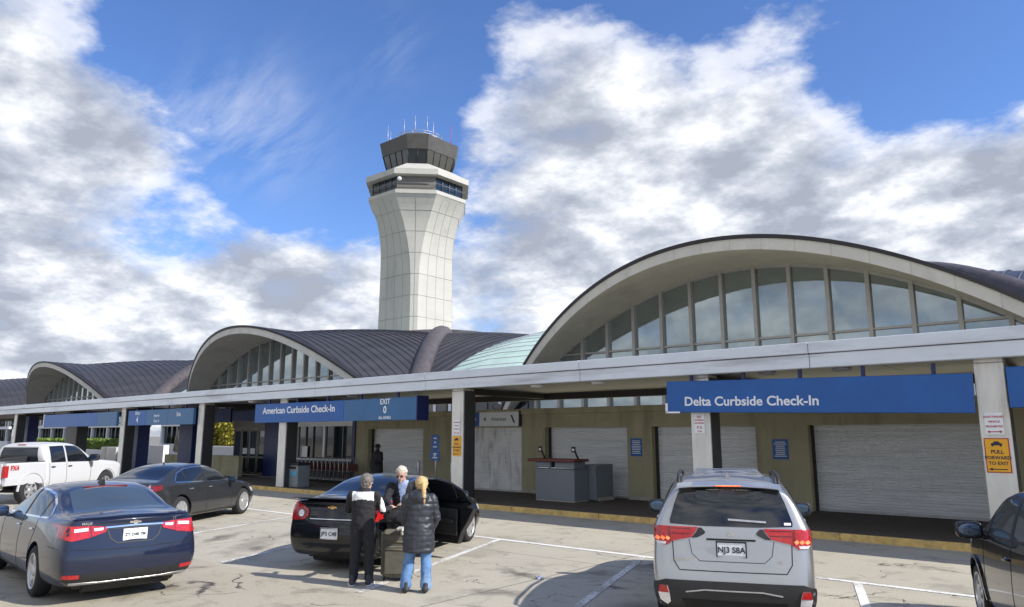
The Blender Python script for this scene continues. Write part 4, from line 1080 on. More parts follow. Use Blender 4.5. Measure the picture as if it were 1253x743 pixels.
def sedan(name, paint, label, loc, az, L=(2.34, -2.56), wb=1.42, W=.925, H=1.46, deck=1.07, rimn=5, arc=0.0, spoiler=False, Rw=.34, blm=0, group=None):
    car = empty(name, (*loc, 0), math.radians(az + 90), label=label, cat='car', group=group)
    f, r = L
    w = W; b = .02
    # roofline control: x, zt, yt, zs, ys
    S = [sec(f, .30, .48, .58, .45, .56, .60, .50, .66), sec(f - .08, .22, .66, .72, .45, .68, .66, .62, .72), sec(f - .30, .19, .78, .86, .5, .78, .74, .70, .80),
         sec(f - .75, .18, .84, w - .015, .55, .85, .83, .76, .90), sec(.95, .18, .86, w, .6, .87, .90, .74, .985), sec(.74, .18, .86, w, .6, .87, .92, .76, 1.04),
         sec(.30, .18, .86, w, .6, .865, .94, .67, 1.26 + arc), sec(-.05, .18, .86, w, .6, .865, .95, .635, H - .05), sec(-.45, .18, .86, w, .6, .865, .955, .63, H), sec(-.95, .18, .86, w, .6, .865, .965, .62, H - .035),
         sec(-1.35, .18, .86, w, .6, .86, .98, .62, H - .14 + arc), sec(-1.72, .19, .86, w, .6, .845, 1.0, .66, H - .29 + arc), sec(-2.02, .20, .84, w - .01, .62, .82, 1.01, .74, deck + .02), sec(-2.28, .21, .80, w - .03, .62, .80, 1.01, .74, deck),
         sec(r + .12, .23, .76, w - .06, .60, .78, .99, .73, deck + .005), sec(r + .05, .25, .72, w - .09, .58, .765, .97, .71, deck - .01, dxs=[.04, 0, -.03, -.05, -.02, .0, .01, .01, 0, 0]),
         sec(r + .03, .28, .66, w - .16, .55, .70, .93, .62, deck - .04, dxs=[.05, .0, -.04, -.06, -.02, .01, .02, .02, .01, .01])]
    arches = [(wb, Rw + .0), (-wb, Rw)]
    me = car_body(S, arches, Rw + .055, (paint, M['seam']), CRE, W=W)
    body = mobj('body', me, [paint, M['seam']], car)
    sk = Skin(me)
    # side glass
    win = [(.80, .985), (.60, 1.08), (.28, 1.235 + arc), (-.02, 1.325 + arc * .6), (-.35, 1.365), (-.75, 1.36), (-1.10, 1.315 + arc * .5), (-1.42, 1.20 + arc), (-1.60, 1.075), (-1.56, 1.035), (-.6, 1.005), (.2, .985)]
    fr = [p for p in win]
    for v in 'LR':
        s_ = sk.strip('window_trim', fr, v, .022, M['chrome'], body, off=.006, closed=True)
        g = sk.patch('side_window', win, v, M['carglass'], body, off=.004)
        sk.strip('door_pillar', [(-.36, .99), (-.40, 1.37)], v, .06, M['black_plastic'], body, off=.009)
        sk.strip('quarter_bar', [(-1.22, 1.02), (-1.20, 1.28)], v, .025, M['black_plastic'], body, off=.009)
        for pl_ in ([(.86, .93), (.80, .70), (.80, .30), (.72, .23)], [(-.36, .99), (-.38, .5), (-.36, .23)], [(-1.2, 1.0), (-1.22, .85), (-1.10, .62), (-1.04, .40), (-1.05, .24)]): sk.strip('door_gap', pl_, v, .009, M['seam'], body, off=.0025)
        sk.strip('sill_shadow', [(.98, .25), (-.95, .25)], v, .05, M['black_plastic'], body, off=.003)
        sk.strip('crease_line', [(1.0, .79), (0, .825), (-1.2, .865), (-2.0, .90)], v, .006, paint, body, off=.004)
        for hx in (-.22, -1.05):
            hp, hn = sk.hit(v, hx, .86); sg = 1 if v == 'L' else -1
            MB().ellipsoid((hp.x, hp.y + sg * .012, hp.z), (.10, .02, .016), n=12).build('door_handle', M['chrome'] if blm != 2 else paint, body)
        hl = [(f - .55, .72), (f - .12, .66), (f - .14, .56), (f - .45, .60)]
        sk.patch('headlight', hl, v, M['clear_lens'], body, off=.005)
    rw = [(.60, 1.075 if deck < 1.1 else 1.11), (.0, 1.09), (-.60, 1.075 if deck < 1.1 else 1.11), (-.53, 1.33), (-.48, 1.385), (0, 1.405), (.48, 1.385), (.53, 1.33)]
    rwp = [(x_, z_ + (arc * .3)) for x_, z_ in rw]
    # rear screen is cut from above so that it follows the slope
    rs = [(-1.98, .60), (-1.98, .0), (-1.98, -.60), (-1.18, -.50), (-1.06, -.30), (-1.04, 0), (-1.06, .30), (-1.18, .50)]
    sk.patch('rear_screen', rs, 'T', M['carglass_light'] if blm != 1 else M['carglass'], body, off=.004)
    sk.patch('windscreen', [(.90, .62), (.92, 0), (.90, -.62), (.10, -.52), (.05, 0), (.10, .52)], 'T', M['carglass'], body, off=.004)
    for x_, yy in ((wb, w - .015), (wb, -w + .015), (-wb, w - .015), (-wb, -w + .015)): wheel(car, x_, yy, Rw, .21, rimn)
    MB().tube([(r + .35, -.5, .2), (r + .35, .5, .2)], .09, n=10).build('exhaust_silencer', M['black_plastic'], car)
    boxobj('underbody', (r + .3, f - .3, -.62, .62, .17, .30), M['black_plastic'], car, .02)
    for sy in (1, -1): mirror(car, .66, sy * 1.0, .99, paint)
    return car, body, sk
# ------------------------------------------------------------------ the blue sedan (front left)
P_blue = carpaint('paint_deep_blue', (.007, .012, .034), .0, .3)
P_black = carpaint('paint_black', (.005, .006, .009), .05, .25, .08)
P_grey = carpaint('paint_dark_grey', (.035, .038, .043), .5, .35)
P_white = carpaint('paint_white', (.50, .505, .51), .0, .4, .08)
P_silver = carpaint('paint_silver', (.47, .47, .465), .8, .30, .10)
car, body, sk = sedan('blue_sedan', P_blue, 'dark blue sedan seen from behind at the left edge, nearest of the parked cars', (-13.03, 4.74), 84.4, rimn=5, arc=.0, blm=0, deck=1.08, H=1.45, Rw=.335)
TL = [(.83, .995), (.835, .84), (.74, .81), (.55, .84), (.36, .90), (.33, .965), (.50, .985)]
for s_, fl in ((1, lambda p: p), (-1, flip)):
    tl = sk.patch('tail_light', fl(TL), 'B', M['red_lens'], body, off=.010)
    sk.patch('reversing_lens', fl([(.72, .955), (.72, .915), (.56, .925), (.56, .965)]), 'B', M['clear_lens'], tl, off=.015)
    sk.patch('reversing_lens', fl([(.50, .955), (.49, .918), (.39, .925), (.385, .958)]), 'B', M['clear_lens'], tl, off=.015)
    sk.strip('lens_divider', fl([(.535, .985), (.52, .845)]), 'B', .012, M['dark_red_lens'], tl, off=.013)
    sk.patch('tail_light', [(-2.20, .99), (-2.22, .855), (-2.42, .84), (-2.46, .99)], 'L' if s_ == 1 else 'R', M['red_lens'], body, off=.009)
    sk.patch('reflector', fl([(.80, .40), (.80, .35), (.62, .345), (.62, .39)]), 'B', M['red_lens'], body, off=.008)
sk.strip('plate_recess', [(.34, .94), (.30, .82), (.22, .755), (-.22, .755), (-.30, .82), (-.34, .94)], 'B', .016, M['black_plastic'], body, off=.006, closed=True)
sk.strip('chrome_bar', [(.36, .955), (0, .965), (-.36, .955)], 'B', .02, M['chrome'], body, off=.014, h=.004)
h, n = sk.hit('B', 0, .85); plate(body, h.x - .004, .85, 'ZT D4R 7M', .052)
bowtie(sk, body, 1.005, .075, 'chrome')
badge(sk, body, 'MALIBU', .045, .56, 1.015); badge(sk, body, 'LT', .045, -.52, 1.015)
sk.strip('bumper_gap', [(.93, .72), (.5, .69), (0, .68), (-.5, .69), (-.93, .72)], 'B', .008, M['seam'], body, off=.003)
sk.patch('lower_valance', [(.82, .33), (.6, .395), (0, .40), (-.6, .395), (-.82, .33), (-.7, .285), (0, .285), (.7, .285)], 'B', M['black_plastic'], body, off=.006)
sk.strip('valance_trim', [(.72, .285), (.4, .27), (-.4, .27), (-.72, .285)], 'B', .025, M['rim'], body, off=.01)
sk.strip('boot_lip', [(.72, 1.065), (0, 1.075), (-.72, 1.065)], 'B', .012, P_blue, body, off=.012, h=.006)
boxobj('high_brake_light', (-1.10, -1.05, -.30, .30, 1.392, 1.412), M['dark_red_lens'], body, .004)
MB().ring_loft([[(-.95, -.03, 1.42), (-.95, .03, 1.42), (-.70, .035, 1.43), (-.70, -.035, 1.43)], [(-.97, -.012, 1.50), (-.97, .012, 1.50), (-.84, .01, 1.49), (-.84, -.01, 1.49)]]).build('roof_antenna', M['black_plastic'], body)

# ------------------------------------------------------------------ black sedan with the open rear door (centre)
car, body, sk = sedan('black_sedan', P_black, 'black sedan with its right side door wide open behind the three people', (-11.05, 9.73), 22.0, L=(2.38, -2.48), W=.893, H=1.45, deck=1.10, rimn=7, blm=1, Rw=.33)
T2 = [(.79, 1.075), (.80, .80), (.68, .785), (.52, .80), (.44, .87), (.44, .95), (.54, 1.01), (.66, 1.06), (.73, 1.075)]
for fl, sd in ((lambda p: p, 'L'), (flip, 'R')):
    sk.patch('tail_light', [(-2.26, 1.04), (-2.28, .84), (-2.38, .82), (-2.40, 1.05)], sd, M['red_lens'], body, off=.009)
    tl = sk.patch('tail_light', fl(T2), 'B', M['red_lens'], body, off=.012)
    cc = [(.575 + .095 * math.cos(a), .895 + .075 * math.sin(a)) for a in [i * PI / 10 for i in range(20)]]
    sk.patch('round_lens', fl(cc), 'B', M['dark_red_lens'], tl, off=.017)
    cc = [(.575 + .055 * math.cos(a), .895 + .055 * math.sin(a)) for a in [i * PI / 8 for i in range(16)]]
    sk.patch('reversing_lens', fl(cc), 'B', M['clear_lens'], tl, off=.022)
bowtie(sk, body, 1.0, .085, 'gold'); badge(sk, body, 'MALIBU', .045, .32, .845)
sk.strip('boot_gap', [(.62, 1.07), (.43, .98), (.42, .80), (-.42, .80), (-.43, .98), (-.62, 1.07)], 'B', .010, M['seam'], body, off=.003)
sk.strip('chrome_bar', [(.40, .815), (-.40, .815)], 'B', .012, M['chrome'], body, off=.008)
h, n = sk.hit('B', 0, .62); plate(body, h.x - .006, .60, 'JP3 C48', .085, frame='chrome')
sk.strip('bumper_gap', [(.87, .70), (.5, .735), (0, .74), (-.5, .735), (-.87, .70)], 'B', .008, M['seam'], body, off=.003)
MB().ring_loft([[(-2.36, y, 1.125 + .0 * abs(y)), (-2.52, y, 1.15), (-2.53, y, 1.135), (-2.38, y, 1.10)] for y in (-.70, -.5, 0, .5, .70)]).build('boot_spoiler', P_black, body)
# open rear door: dark doorway plus a separate hinged door
dway = [(-.42, 1.36), (-.38, .95), (-.38, .30), (-.98, .30), (-1.02, .48), (-1.20, .74), (-1.22, 1.0), (-1.15, 1.27), (-.9, 1.34)]
sk.patch('doorway', dway, 'R', M['seam'], body, off=.012)
boxobj('back_seat', (-1.0, -.6, -.74, -.70, .45, .9), M['black_plastic'], body, .03)
dr = empty('door'); dr.parent = body; dr.location = (-.38, -.885, 0); dr.rotation_euler = (0, 0, math.radians(66))
# front door hinged at its leading edge: x from 0 back to -1.08
mb = MB()
def doory(z): return -.035 * (1 - ((z - .6) / .4) ** 2) if z < .95 else .02 + (z - .95) * .50
DP = [(-.0, .26), (-.0, .60), (-.0, .94), (-.5, .96), (-.95, .98), (-1.04, .88), (-.90, .66), (-.72, .45), (-.66, .26)]
mb.ring_loft([[Vector((x_, doory(z_) - .03, z_)) for x_, z_ in DP], [Vector((x_, doory(z_) + .07, z_)) for x_, z_ in DP]])
do = mb.build('door_panel', P_black, dr)
def dpt(x_, z_, o_=0): return Vector((x_, doory(z_) + .01 + o_, z_))
MB().tube([dpt(0, .93), dpt(0, 1.36), dpt(-.3, 1.37), dpt(-.62, 1.31), dpt(-.88, 1.18), dpt(-1.02, .97)], .026, n=8).build('window_frame', P_black, dr)
MB().face([dpt(0, .93), dpt(0, 1.36), dpt(-.3, 1.37), dpt(-.62, 1.31), dpt(-.88, 1.18), dpt(-1.02, .97)]).build('window_pane', M['carglass'], dr)
MB().tube([dpt(-.68, .96), dpt(-.66, 1.30)], .018, n=6).build('quarter_bar', P_black, dr)
boxobj('inner_trim', (-.68, -.06, .072, .10, .40, .86), M['black_plastic'], dr, .015); boxobj('arm_rest', (-.62, -.2, .10, .16, .62, .68), M['black_plastic'], dr, .02)
MB().ellipsoid((-.88, -.075, .86), (.10, .02, .018), n=12).build('door_handle', M['chrome'], dr)

# ------------------------------------------------------------------ dark grey sedan (behind the blue one)
car, body, sk = sedan('dark_grey_sedan', P_grey, 'dark grey sedan parked between the white pickup and the black sedan', (-19.35, 9.45), 31.0, L=(2.38, -2.54), W=.935, H=1.455, deck=1.08, rimn=10, arc=.035, blm=1, wb=1.455, Rw=.35)
for fl, sd in ((lambda p: p, 'L'), (flip, 'R')):
    sk.patch('tail_light', fl([(.82, 1.0), (.82, .86), (.5, .83), (.38, .88), (.42, .97)]), 'B', M['dark_red_lens'], body, off=.01)
    sk.patch('tail_light', [(-2.12, 1.0), (-2.15, .90), (-2.42, .86), (-2.45, 1.0)], sd, M['dark_red_lens'], body, off=.009)
h, n = sk.hit('B', 0, .72); plate(body, h.x - .004, .72, '', .06)
MB().tube([(-.9, 0, 1.42), (-.98, 0, 1.50)], [.02, .008], n=6).build('roof_antenna', M['black_plastic'], body)

# ------------------------------------------------------------------ silver SUV (centre right, rear view)
def suvsec(x, zb, yb, ym, zm, ys, zs, yt, zt, dxs=None): return sec(x, zb, yb, ym, zm, ys, zs, yt, zt, .012, dxs)
def make_suv(name, paint, label, loc, az):
    car = empty(name, (*loc, 0), math.radians(az + 90), label=label, cat='SUV')
    w = .90
    S = [suvsec(2.30, .32, .50, .62, .5, .62, .72, .56, .84), suvsec(2.20, .24, .68, .76, .5, .74, .82, .66, .93), suvsec(1.95, .22, .80, .86, .55, .84, .92, .74, 1.00), suvsec(1.5, .22, .84, w, .6, .87, .98, .78, 1.06),
         suvsec(1.05, .22, .84, w, .62, .875, 1.02, .76, 1.12), suvsec(.85, .22, .84, w, .62, .875, 1.03, .76, 1.19), suvsec(.45, .22, .84, w, .62, .87, 1.04, .68, 1.46), suvsec(.12, .22, .84, w, .62, .87, 1.05, .635, 1.60),
         suvsec(-.30, .22, .84, w, .62, .87, 1.06, .63, 1.655), suvsec(-.9, .22, .84, w, .62, .87, 1.07, .625, 1.66), suvsec(-1.4, .22, .84, w, .62, .87, 1.09, .61, 1.645), suvsec(-1.8, .23, .84, w - .01, .64, .865, 1.12, .59, 1.61),
         suvsec(-2.05, .24, .82, w - .02, .66, .845, 1.14, .575, 1.575, [0, 0, 0, 0, 0, 0, 0, 0, 0, 0]), suvsec(-2.20, .26, .80, w - .045, .64, .815, 1.12, .565, 1.55, [0, -.05, -.07, -.06, .0, .02, .10, .15, .14, .14]),
         suvsec(-2.26, .28, .76, w - .10, .62, .76, 1.08, .55, 1.53, [.03, -.06, -.10, -.09, -.01, .02, .13, .19, .18, .18])]
    me = car_body(S, [(1.335, .355), (-1.335, .355)], .41, (paint, M['seam']), CRE, W=w, bulge=(.06, .05))
    body = mobj('body', me, [paint, M['seam']], car); sk = Skin(me)
    win = [(.80, 1.10), (.40, 1.34), (.12, 1.49), (-.3, 1.55), (-1.0, 1.55), (-1.55, 1.50), (-1.90, 1.40), (-1.98, 1.22), (-1.2, 1.12), (0, 1.09)]
    for v in 'LR':
        sk.patch('side_window', win, v, M['carglass'], body, off=.005); sk.strip('window_trim', win[-3:] + win[:1], v, .02, M['chrome'], body, off=.007)
        for px_ in (-.30, -1.25): sk.strip('door_pillar', [(px_, 1.11), (px_ - .03, 1.54)], v, .06, M['black_plastic'], body, off=.009)
        for pl_ in ([(.9, 1.0), (.85, .3)], [(-.3, 1.07), (-.32, .28)], [(-1.25, 1.1), (-1.27, .9), (-1.05, .5), (-1.0, .3)]): sk.strip('door_gap', pl_, v, .009, M['seam'], body, off=.0025)
        sk.strip('sill_cladding', [(.92, .31), (-.92, .31)], v, .12, M['black_plastic'], body, off=.006)
        for ax in (1.335, -1.335):
            arc_ = [(ax + .445 * math.cos(a), .355 + .445 * math.sin(a)) for a in [PI * (i / 20) for i in range(21)]]
            sk.strip('arch_cladding', arc_, v, .055, M['black_plastic'], body, off=.008)
    sk.patch('windscreen', [(1.0, .64), (1.03, 0), (1.0, -.64), (.16, -.55), (.12, 0), (.16, .55)], 'T', M['carglass'], body)
    # tailgate features
    RW = [(.655, 1.165), (.66, 1.20), (.60, 1.40), (.545, 1.535), (.30, 1.555), (-.30, 1.555), (-.545, 1.535), (-.60, 1.40), (-.66, 1.20), (-.655, 1.165), (-.3, 1.15), (.3, 1.15)]
    sk.patch('rear_screen', RW, 'B', M['carglass'], body, off=.006)
    sk.strip('wiper', [(.02, 1.215), (-.38, 1.195)], 'B', .018, M['rim'], body, off=.02, h=.012)
    sk.patch('inspection_sticker', [(-.57, 1.20), (-.57, 1.175), (-.64, 1.175), (-.64, 1.20)], 'B', M['sign_white'], body, off=.012, step=.03)
    for fl, sd in ((lambda p: p, 'L'), (flip, 'R')):
        tl = sk.patch('tail_light', fl([(.80, 1.135), (.825, .99), (.80, .95), (.70, .935), (.62, .985), (.42, 1.03), (.37, 1.10), (.35, 1.135)]), 'B', M['red_lens'], body, off=.012)
        sk.patch('tail_light', [(-1.93, 1.13), (-1.96, 1.06), (-2.10, 1.0), (-2.17, 1.0), (-2.17, 1.13)], sd, M['red_lens'], body, off=.010)
        sk.patch('lens_band', fl([(.655, 1.13), (.645, .99), (.665, .98), (.675, 1.13)]), 'B', M['dark_red_lens'], tl, off=.016, step=.02)
        for zz_ in (1.105, 1.055): sk.strip('lens_line', fl([(.64, zz_ + .01), (.42, zz_ + .01)]), 'B', .008, M['dark_red_lens'], tl, off=.016)
        for k in range(3): sk.patch('lit_element', fl([(.80 - .055 * k, 1.03), (.815 - .055 * k, 1.005), (.785 - .055 * k, .985), (.765 - .055 * k, 1.01)]), 'B', M['lit_red'], tl, off=.017, step=.02)
        sk.patch('reversing_lens', fl([(.81, .975), (.79, .945), (.71, .943), (.70, .97)]), 'B', M['clear_lens'], tl, off=.016, step=.02)
        sk.patch('gloss_corner', fl([(.345, 1.13), (.365, 1.09), (.42, 1.025), (.36, 1.03), (.28, 1.07), (.27, 1.09), (.31, 1.13)]), 'B', M['black_plastic'], body, off=.009)
        fg = sk.patch('fog_lens', fl([(.775, .52), (.79, .44), (.77, .37), (.70, .33), (.665, .36), (.68, .46), (.70, .52)]), 'B', M['clear_lens'], body, off=.022)
        sk.patch('fog_red', fl([(.775, .52), (.785, .45), (.68, .45), (.70, .52)]), 'B', M['red_lens'], fg, off=.027, step=.03)
    sk.patch('lower_bumper', [(.84, .545), (.72, .585), (0, .59), (-.72, .585), (-.84, .545), (-.86, .45), (-.80, .29), (0, .27), (.80, .29), (.86, .45)], 'B', M['black_plastic'], body, off=.014)
    sk.strip('skid_trim', [(.50, .47), (.3, .50), (-.3, .50), (-.50, .47)], 'B', .012, M['rim'], body, off=.022)
    sk.patch('skid_plate', [(.55, .40), (.50, .30), (-.50, .30), (-.55, .40)], 'B', M['seam'], body, off=.018)
    sk.strip('tailgate_gap', [(.64, 1.12), (.62, .78), (.56, .69), (-.56, .69), (-.62, .78), (-.64, 1.12)], 'B', .010, M['seam'], body, off=.003)
    sk.strip('plate_recess', [(.45, 1.01), (.42, .86), (.34, .79), (-.34, .79), (-.42, .86), (-.45, 1.01)], 'B', .007, M['rim_dark'], body, off=.003)
    sk.strip('tailgate_handle', [(.26, 1.015), (-.26, 1.015)], 'B', .02, M['seam'], body, off=.006)
    h, n = sk.hit('B', 0, .91); plate(body, h.x - .004, .915, 'NJ3 S8A', .085, frame='black_plastic')
    h, n = sk.hit('B', 0, 1.08)
    mb = MB()
    for a in (PI / 2, PI / 2 + 2 * PI / 3, PI / 2 - 2 * PI / 3):
        c_ = (math.cos(a), math.sin(a)); s_ = (-math.sin(a), math.cos(a)); L_ = .038; w_ = .016
        q = [(0, 0), (c_[0] * L_ * .5 + s_[0] * w_, c_[1] * L_ * .5 + s_[1] * w_), (c_[0] * L_, c_[1] * L_), (c_[0] * L_ * .5 - s_[0] * w_, c_[1] * L_ * .5 - s_[1] * w_)]
        mb.ring_loft([[(h.x - .002, p[0], 1.075 + p[1]) for p in q], [(h.x - .012, p[0], 1.075 + p[1]) for p in q]])
    mb.build('emblem', M['chrome'], body)
    badge(sk, body, 'OUTLANDER', .042, .48, .80); badge(sk, body, 'SE', .05, -.50, .80)
    MB().ring_loft([[(-2.00, y, 1.635 - .03 * (y / .55) ** 2), (-2.15, y, 1.600 - .03 * (y / .55) ** 2), (-2.16, y, 1.585 - .03 * (y / .55) ** 2), (-1.98, y, 1.59 - .03 * (y / .55) ** 2)] for y in (-.57, -.4, 0, .4, .57)]).build('roof_spoiler', paint, body)
    boxobj('high_brake_light', (-2.172, -2.158, -.14, .14, 1.581, 1.592), M['lit_red'], body, .002)
    for sy in (1, -1):
        MB().tube([(.15, sy * .60, 1.57), (.02, sy * .60, 1.645), (-.5, sy * .60, 1.685), (-1.4, sy * .585, 1.672), (-1.72, sy * .57, 1.635), (-1.80, sy * .565, 1.57)], [.015, .02, .02, .02, .02, .015], n=8).build('roof_rail', M['black_plastic'], body)
        mirror(car, .68, sy * 1.02, 1.10, M['black_plastic'], 1.12)
        for ax in (1.335, -1.335): wheel(car, ax, sy * (w - .02), .355, .225, 6)
    for k in range(5): MB().box(-1.5 + .42 * k, -1.47 + .42 * k, -.42, .42, 1.668, 1.682, bev=.004).build('roof_ridge', M['chrome'], body)
    MB().ring_loft([[(-1.72, -.03, 1.635), (-1.72, .03, 1.635), (-1.50, .03, 1.65), (-1.50, -.03, 1.65)], [(-1.72, -.008, 1.715), (-1.72, .008, 1.715), (-1.64, .008, 1.71), (-1.64, -.008, 1.71)]]).build('roof_antenna', paint, body)
    boxobj('underbody', (-2.0, 1.9, -.62, .62, .20, .34), M['black_plastic'], car, .02)
    MB().lathe([(.035, 0), (.035, .2)], axis='x', c=(-2.28, -.55, .27)).build('exhaust_pipe', M['chrome'], car)
    return car
def lit_mat():
    m, nt, bs = newmat('lit_red_element'); f = noise_n(nt, objco(nt), 40, 2)
    c = ramp(nt, f, [(.3, (1, .10, .03)), (.7, (1, .25, .08))]); nt.links.new(c, bs.inputs['Base Color']); nt.links.new(c, bs.inputs['Emission Color']); bs.inputs['Emission Strength'].default_value = 1.2; return m
M['lit_red'] = lit_mat()
make_suv('silver_suv', P_silver, 'silver SUV seen from directly behind with red tail lights and roof rails', (-4.52, 10.02), 24.6)

# ------------------------------------------------------------------ black boxy hatchback at the right edge
def make_box(name, paint, label, loc, az):
    car = empty(name, (*loc, 0), math.radians(az + 90), label=label, cat='car'); w = .89
    S = [suvsec(1.98, .32, .50, .62, .5, .62, .72, .58, .80), suvsec(1.92, .24, .66, .76, .5, .74, .84, .68, .92), suvsec(1.70, .20, .78, .86, .55, .83, .94, .76, 1.01), suvsec(1.3, .20, .83, w, .6, .86, 1.0, .80, 1.06),
         suvsec(.98, .20, .83, w, .62, .865, 1.02, .78, 1.10), suvsec(.84, .20, .83, w, .62, .865, 1.03, .78, 1.16), suvsec(.52, .20, .83, w, .62, .86, 1.03, .71, 1.44), suvsec(.30, .20, .83, w, .62, .86, 1.03, .68, 1.565),
         suvsec(.0, .20, .83, w, .62, .86, 1.03, .675, 1.605), suvsec(-.8, .20, .83, w, .62, .86, 1.06, .665, 1.61), suvsec(-1.5, .20, .83, w, .62, .86, 1.12, .65, 1.58), suvsec(-1.85, .22, .80, w - .02, .64, .84, 1.14, .63, 1.54),
         suvsec(-2.05, .26, .76, w - .05, .64, .80, 1.12, .60, 1.50, [0, -.02, -.04, -.04, 0, .0, .05, .08, .08, .08]), suvsec(-2.10, .28, .72, w - .12, .62, .74, 1.08, .56, 1.46, [0, -.02, -.04, -.05, 0, .0, .08, .12, .12, .12])]
    me = car_body(S, [(1.275, .33), (-1.275, .33)], .39, (paint, M['seam']), CRE, W=w)
    body = mobj('body', me, [paint, M['seam']], car); sk = Skin(me)
    win = [(.80, 1.08), (.50, 1.33), (.33, 1.46), (.1, 1.51), (-.9, 1.51), (-1.45, 1.46), (-1.55, 1.2), (-.6, 1.13), (.2, 1.08)]
    for v in 'LR':
        sk.patch('side_window', win, v, M['carglass_light'], body, off=.005); sk.strip('window_trim', win, v, .03, M['black_plastic'], body, off=.007, closed=True)
        sk.strip('door_pillar', [(-.32, 1.09), (-.33, 1.52)], v, .09, M['black_plastic'], body, off=.009)
        sk.strip('door_pillar', [(.60, 1.07), (.52, 1.33)], v, .05, M['black_plastic'], body, off=.009)
        for pl_ in ([(.82, 1.03), (.80, .6), (.74, .24)], [(-.32, 1.06), (-.34, .24)]): sk.strip('door_gap', pl_, v, .010, M['seam'], body, off=.0025)
        sg = 1 if v == 'L' else -1; hp, hn = sk.hit(v, -.16, .92); MB().ellipsoid((hp.x, hp.y + sg * .014, hp.z), (.11, .022, .02), n=12).build('door_handle', paint, body)
        sk.patch('headlight', [(1.93, .86), (1.62, .93), (1.55, .88), (1.70, .74), (1.92, .72)], v, M['clear_lens'], body, off=.006)
        arc_ = [(1.275 + .41 * math.cos(a), .33 + .41 * math.sin(a)) for a in [PI * (i / 20) for i in range(21)]]
        sk.strip('arch_lip', arc_, v, .035, M['rim'] if 0 else paint, body, off=.012, h=.008)
    sk.patch('windscreen', [(.95, .66), (.98, 0), (.95, -.66), (.32, -.58), (.29, 0), (.32, .58)], 'T', M['carglass'], body)
    sk.patch('rear_screen', [(.6, 1.2), (.52, 1.42), (-.52, 1.42), (-.6, 1.2)], 'B', M['carglass'], body)
    for sy in (1, -1):
        mirror(car, .72, sy * 1.01, 1.10, paint, 1.1)
        for ax in (1.275, -1.275): wheel(car, ax, sy * (w - .015), .33, .21, 5)
        sk.patch('tail_light', [(sy * .80, 1.1), (sy * .80, .8), (sy * .66, .8), (sy * .66, 1.1)], 'B', M['red_lens'], body, off=.01)
    boxobj('underbody', (-1.7, 1.7, -.6, .6, .17, .3), M['black_plastic'], car, .02)
    return car
make_box('black_hatchback', P_black, 'glossy black boxy car cut off by the right edge, showing its front wheel and mirror', (-.40, 9.55), 19.5)

